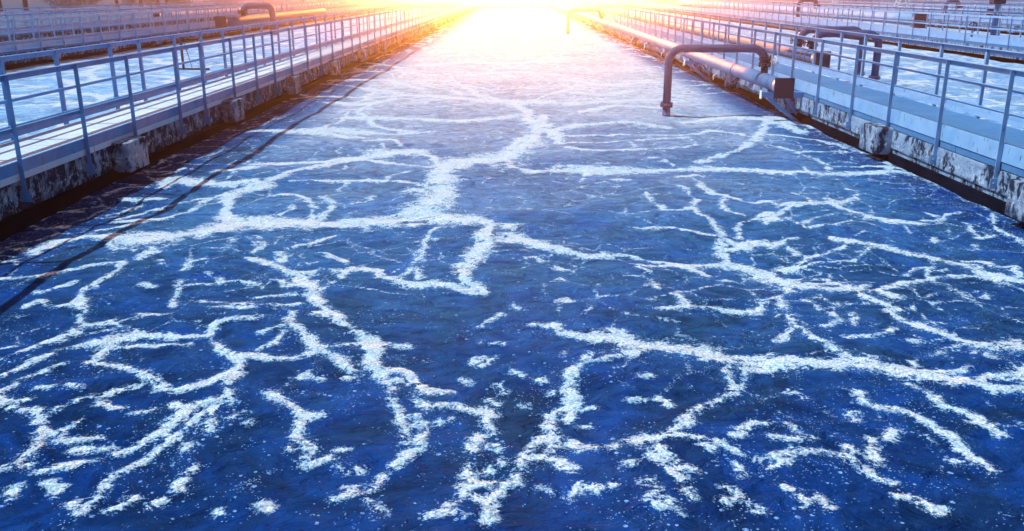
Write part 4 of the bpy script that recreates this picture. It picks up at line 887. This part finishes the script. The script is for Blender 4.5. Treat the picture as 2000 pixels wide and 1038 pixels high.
gooseneck(10.45, 8.55, 27.1, 1.58, .95, .105, 'rear one of the twin bent pipes behind the right railing', wheel=(-1, 0), er=.34)
header(-16.9, 52, 80, .98, .26, 'thick dark pipe with end plate beyond the white basin on the left', PIPE)
gooseneck(-15.1, -16.9, 56.5, 1.80, 1.1, .19, 'thick bent pipe over the left basin', wheel=(-1, 0), er=.4)
header(22.3, 50, 125, 1.15, .30, 'thick pale pipe with black end plate behind the second right walkway', STEEL_LIGHT)
gooseneck(21.0, 22.3, 67.5, 2.05, 1.3, .16, 'dark bent pipe rising over the second right walkway', wheel=(1, 0), er=.4)
header(-27.3, 69, 140, .9, .22, 'white pipe along the outermost walkway on the left', WHITE)
header(34.5, 66, 139, 1.1, .28, 'pale pipe behind the third right walkway', STEEL_LIGHT)
gooseneck(33.5, 34.5, 71, 1.9, 1.2, .17, 'bent pipe pair at the upper right, beyond the posts', wheel=(1, 0), er=.35)

# bracket supports under the near header pipe
def support(y, label):
    root = thing('pipe_support', label, 'bracket', (6.06, y, 0), 'steel brackets carrying the header pipe')
    B = lambda mb, n, mt=STEEL: mb.build(n, mt, root, (-6.06, -y, 0))
    B(MB().box(5.20, 6.09, y-.06, y+.06, .545, .665, .006), 'arm')
    B(MB().box(5.185, 5.198, y-.07, y+.07, .52, .69), 'end_plate', WHITE)
    B(MB().bar((5.33, y, .54), (6.08, y, -.02), .09, .07), 'strut')
    B(MB().bar((5.78, y+.22, .56), (6.10, y+.22, .10), .14, .05), 'brace')
    m = MB(); m.prism([(5.34, .666), (5.58, .666), (5.60, .72), (5.46, .68), (5.32, .72)], y-.04, y+.04); B(m, 'saddle', DARK)
sy = [18.7, 27.4, 36.0, 45.0, 54, 63, 72, 81, 90, 99, 108, 117, 126]
ords = ['nearest', 'second', 'third', 'fourth', 'fifth', 'sixth', 'seventh', 'eighth', 'ninth', 'tenth', 'eleventh', 'twelfth', 'thirteenth']
for y, o_ in zip(sy, ords): support(y, o_+' steel bracket under the header pipe, counted from the near end' if o_ != 'nearest' else 'nearest steel bracket, under the end plate of the header pipe')

# ------------------------------------------------------------ small equipment
t = thing('probe_stand', 'dark measuring probe on a pole standing in the white basin on the left', 'probe', (-11.6, 31.2, 0))
MB().tube([(0, 0, -.5), (0, 0, 1.25)], .045, 10).build('pole', DARK, t); MB().box(-.25, .9, -.03, .03, .05, .11).build('float_arm', DARK, t)
MB().box(-.22, .22, -.05, .05, .74, .82, .01).build('clamp', DARK, t); MB().tube([(.05, 0, 1.2), (.2, 0, .6), (.3, 0, .12)], .012, 6).build('cable', DARK, t)

t = thing('drive_post', 'tall steel post with dark drive unit beyond the second right walkway', 'equipment', (20.95, 39.6, .6))
MB().tube([(0, 0, 0), (0, 0, 3.4)], .13, 14).build('pole', STEEL, t); MB().tube([(.17, -.05, 0), (.17, -.05, 1.1)], .08, 10).build('side_pipe', WHITE, t)
m = MB(); m.box(-.3, .22, -.2, .2, 1.55, 2.0, .03); m.tube([(-.1, 0, 1.9), (-.1, 0, 2.5)], .16, 12); m.build('drive_unit', DARK, t)
MB().bar((-.05, -.15, 1.1), (.25, -.15, 2.1), .05, .05).build('stay', WHITE, t)
t = thing('valve_stand', 'small handwheel valve beside the second right walkway', 'valve', (19.5, 38.6, DZ))
MB().tube([(0, 0, 0), (0, 0, .55)], .05, 10).build('stem', STEEL, t); m = MB().torus((0, 0, .6), (0, 1, 0), .16, .018); m.bar((-.15, 0, .6), (.15, 0, .6), .02, .02); m.bar((0, 0, .45), (0, 0, .75), .02, .02); m.build('handwheel', DARK, t)
def stair(x, y, label, hgt=1.9):
    t = thing('access_steps', label, 'steps', (x, y, DZ), 'white steps over the railings')
    for dy in (0, .7):
        for s in (-1, 1): MB().tube([(s*.85, dy, 0), (s*.12, dy, hgt)], .045, 8).build('handrail', WHITE, t)
    m = MB()
    for k in range(5):
        z = .25+.28*k; xx = .85-.73*z/hgt
        for s in (-1, 1): m.box(min(s*xx, s*(xx-.18)), max(s*xx, s*(xx-.18)), .05, .65, z, z+.03)
    m.build('tread', WHITE, t); MB().box(-.15, .15, -.02, .72, hgt-.02, hgt+.03).build('platform', WHITE, t)
stair(32.4, 76, 'white A-shaped steps over the third right walkway')
stair(-25.4, 98, 'white A-shaped steps over the outermost left walkway')

def kiosk(x, y):
    t = thing('kiosk', 'small white control kiosk beyond the far end on the right', 'kiosk', (x, y, .42))
    m = MB().box(-2.5, 2.5, -2, 2, 0, 2.7); m.build('wall', WHITE, t); MB().box(-2.8, 2.8, -2.3, 2.3, 2.7, 2.9).build('roof', STEEL, t)
    MB().box(-.5, .5, -2.03, -2.003, 0, 2.1).build('door', DARK, t); MB().box(1.1, 2.0, -2.03, -2.003, 1.1, 2.0).build('window', DARK, t)
kiosk(58, 158)

# ------------------------------------------------------------ trees, shrubs, poles
def foliage_mat(name, lo, hi):
    m, nt, N, L, b = mat(name); n = noise(N, L, pos(N, L), 1.6, 4, .6); o = N.new('ShaderNodeObjectInfo')
    n2 = noise(N, L, pos(N, L), 9, 3, .6)
    L.new(ramp(N, L, mth(N, L, 'ADD', mth(N, L, 'MULTIPLY', n.outputs[0], .6), mth(N, L, 'MULTIPLY', n2.outputs[0], .4)), [(.35, lo), (.65, hi)]), b.inputs['Base Color'])
    b.inputs['Roughness'].default_value = .6; return m
LEAF = foliage_mat('leaf_blue', (.03, .06, .13), (.12, .22, .38)); LEAF_PALE = foliage_mat('leaf_pale', (.04, .10, .20), (.16, .34, .52)); BARK = concrete('bark', (.02, .03, .06), (.06, .08, .13))
def leaf_cloud(blobs, n, size, seed):
    rg = np.random.default_rng(seed); P = []; 
    tot = sum(b[3]**2 for b in blobs)
    for (x, y, z, r) in blobs:
        k = int(n*r*r/tot); d = rg.normal(size=(k, 3)); d /= np.linalg.norm(d, axis=1)[:, None]; rad = r*(rg.random(k)**.35)*(.75+.5*rg.random(k))
        P.append(np.array([x, y, z])+d*rad[:, None]*np.array([1, 1, .8]))
    P = np.concatenate(P); k = len(P); a = rg.normal(size=(k, 3)); a /= np.linalg.norm(a, axis=1)[:, None]; b = np.cross(a, rg.normal(size=(k, 3))); b /= np.linalg.norm(b, axis=1)[:, None]
    s = size*(.6+.8*rg.random((k, 1))); V = np.stack([P-a*s, P+b*s*.5, P+a*s, P-b*s*.5], 1).reshape(-1, 3)
    m = MB(); m.v = [tuple(v) for v in V]; m.f = [(4*i, 4*i+1, 4*i+2, 4*i+3) for i in range(k)]; m.sm = [False]*k; return m
tree_meshes = []
for k in range(3):
    rg = np.random.default_rng(20+k); trunk = MB(); trunk.tube([(0, 0, -.2), (.05, 0, .5), (.1*k, .1, 2.2), (.2, .15*k, 4.2), (.1, 0, 6)], [.36, .27, .22, .17, .08], 10)
    bl = []
    for j in range(11):
        a = j*2.4+k; r = rg.uniform(1, 2.6); z = rg.uniform(4.2, 8.2); p = (r*math.cos(a), r*math.sin(a), z); bl.append((*p, rg.uniform(.9, 1.6)))
        trunk.tube([(.1, .05, z*.5+.6), (p[0]*.5, p[1]*.5, z*.8), p], [.11, .07, .03], 6)
    tree_meshes.append((trunk.mesh('trunk', BARK), leaf_cloud(bl, 3200, .17, 30+k).mesh('crown', LEAF)))
tl = [(-59, 104, 'leftmost dark tree trunk behind the basins'), (-56.0, 104, 'second dark tree trunk from the left'), (-59, 135, 'third tree from the left, slim trunk'), (-57.5, 140, 'fourth tree from the left, leaning'), (-55, 144, 'fifth tree from the left'), (-51.5, 131, 'rightmost dark trunk of the left tree row'), (-62, 168, 'tree far back on the left'), (-40, 172, 'tree beyond the far end on the left')]
for k, (x, y, lb) in enumerate(tl):
    t = thing('tree', lb, 'tree', (x, y, .4), 'trees on the left', rz=k*1.3); t.scale = (1, 1, 1.0+.07*(k % 3))
    tm, cm = tree_meshes[k % 3]; link('trunk', tm, t); link('crown', cm, t)
for k, x in enumerate((52, 63, 74, 86, 98, 110)):
    t = thing('tree', ['first', 'second', 'third', 'fourth', 'fifth', 'sixth'][k]+' dark tree from the left in the row far off at the upper right', 'tree', (x, 182+3*(k % 2), .4), 'trees on the right', rz=k*1.1)
    tm, cm = tree_meshes[k % 3]; link('trunk', tm, t); link('crown', cm, t)
sh = []
for k in range(3):
    rg = np.random.default_rng(60+k); bl = [(rg.uniform(-2.6, 2.6), rg.uniform(-1, 1), rg.uniform(.3, 1.4), rg.uniform(.7, 1.2)) for _ in range(9)]
    sh.append(leaf_cloud(bl, 2600, .12, 70+k))
shm = [s.mesh('foliage', LEAF_PALE if k != 1 else LEAF) for k, s in enumerate(sh)]
spots = [(-78, 122), (-70, 116), (-67, 112), (-64, 128), (-69, 140), (-62, 150), (-60, 160), (-52, 160), (-72, 152), (-45, 165), (-82, 140), (-35, 168), (-76, 112)]
sl = ['behind the leftmost trunk', 'between the two leftmost trunks', 'far back at the left edge', 'left of the white pole', 'behind the white pole', 'right of the white pole', 'behind the slim trunks', 'behind the leaning trunk', 'deep in the left thicket', 'behind the rightmost trunk', 'deepest at the left edge', 'beyond the far left corner', 'in front of the leftmost trunks']
for k, ((x, y), s_) in enumerate(zip(spots, sl)):
    o = link('shrub', shm[k % 3], None, (x, y, .4)); o.rotation_euler = (0, 0, 1+.4*k); o.scale = (1.1, 1.1, 1+.2*(k % 2)); tag(o, ('dark' if k % 3 == 1 else 'pale')+' leafy shrub '+s_, 'shrub', 'shrubs on the left')
for k in range(12):
    o = link('shrub', shm[(k*2+1) % 3], None, (46+6.2*k, 168+2.0*(k % 3), .4)); o.rotation_euler = (0, 0, .3*k); o.scale = (1.3, 1.2, 1.3); tag(o, ['first', 'second', 'third', 'fourth', 'fifth', 'sixth', 'seventh', 'eighth', 'ninth', 'tenth', 'eleventh', 'twelfth'][k]+' shrub from the left in the hedge line at the upper right', 'shrub', 'hedge shrubs on the right')
for (x, y, lb) in ((-52.6, 104, 'white lamp post left of the slim trunks'), (-49, 138, 'white lamp post right of the tree row')):
    t = thing('lamp_post', lb, 'lamp post', (x, y, .4)); MB().tube([(0, 0, 0), (0, 0, 6), (0, 0, 7)], [.12, .09, .07], 10).build('pole', WHITE, t)
    MB().tube([(0, 0, 6.9), (.5, 0, 7.2), (1.2, 0, 7.25)], .04, 8).build('arm', WHITE, t); MB().box(1.0, 1.7, -.14, .14, 7.18, 7.3, .03).build('lamp_head', STEEL, t)

# ------------------------------------------------------------ haze, added to spread the invented glow
m = bpy.data.materials.new('haze'); m.use_nodes = True; nt = m.node_tree; N = nt.nodes; L = nt.links
N.remove(N['Principled BSDF']); pv = N.new('ShaderNodeVolumePrincipled'); L.new(pv.outputs[0], N['Material Output'].inputs['Volume'])
pv.inputs['Color'].default_value = (1, .97, .97, 1); pv.inputs['Density'].default_value = .0030; pv.inputs['Anisotropy'].default_value = .965
MB().box(-950, 950, -550, 1550, -3.0, 13.0).build('haze', m)['kind'] = 'stuff'
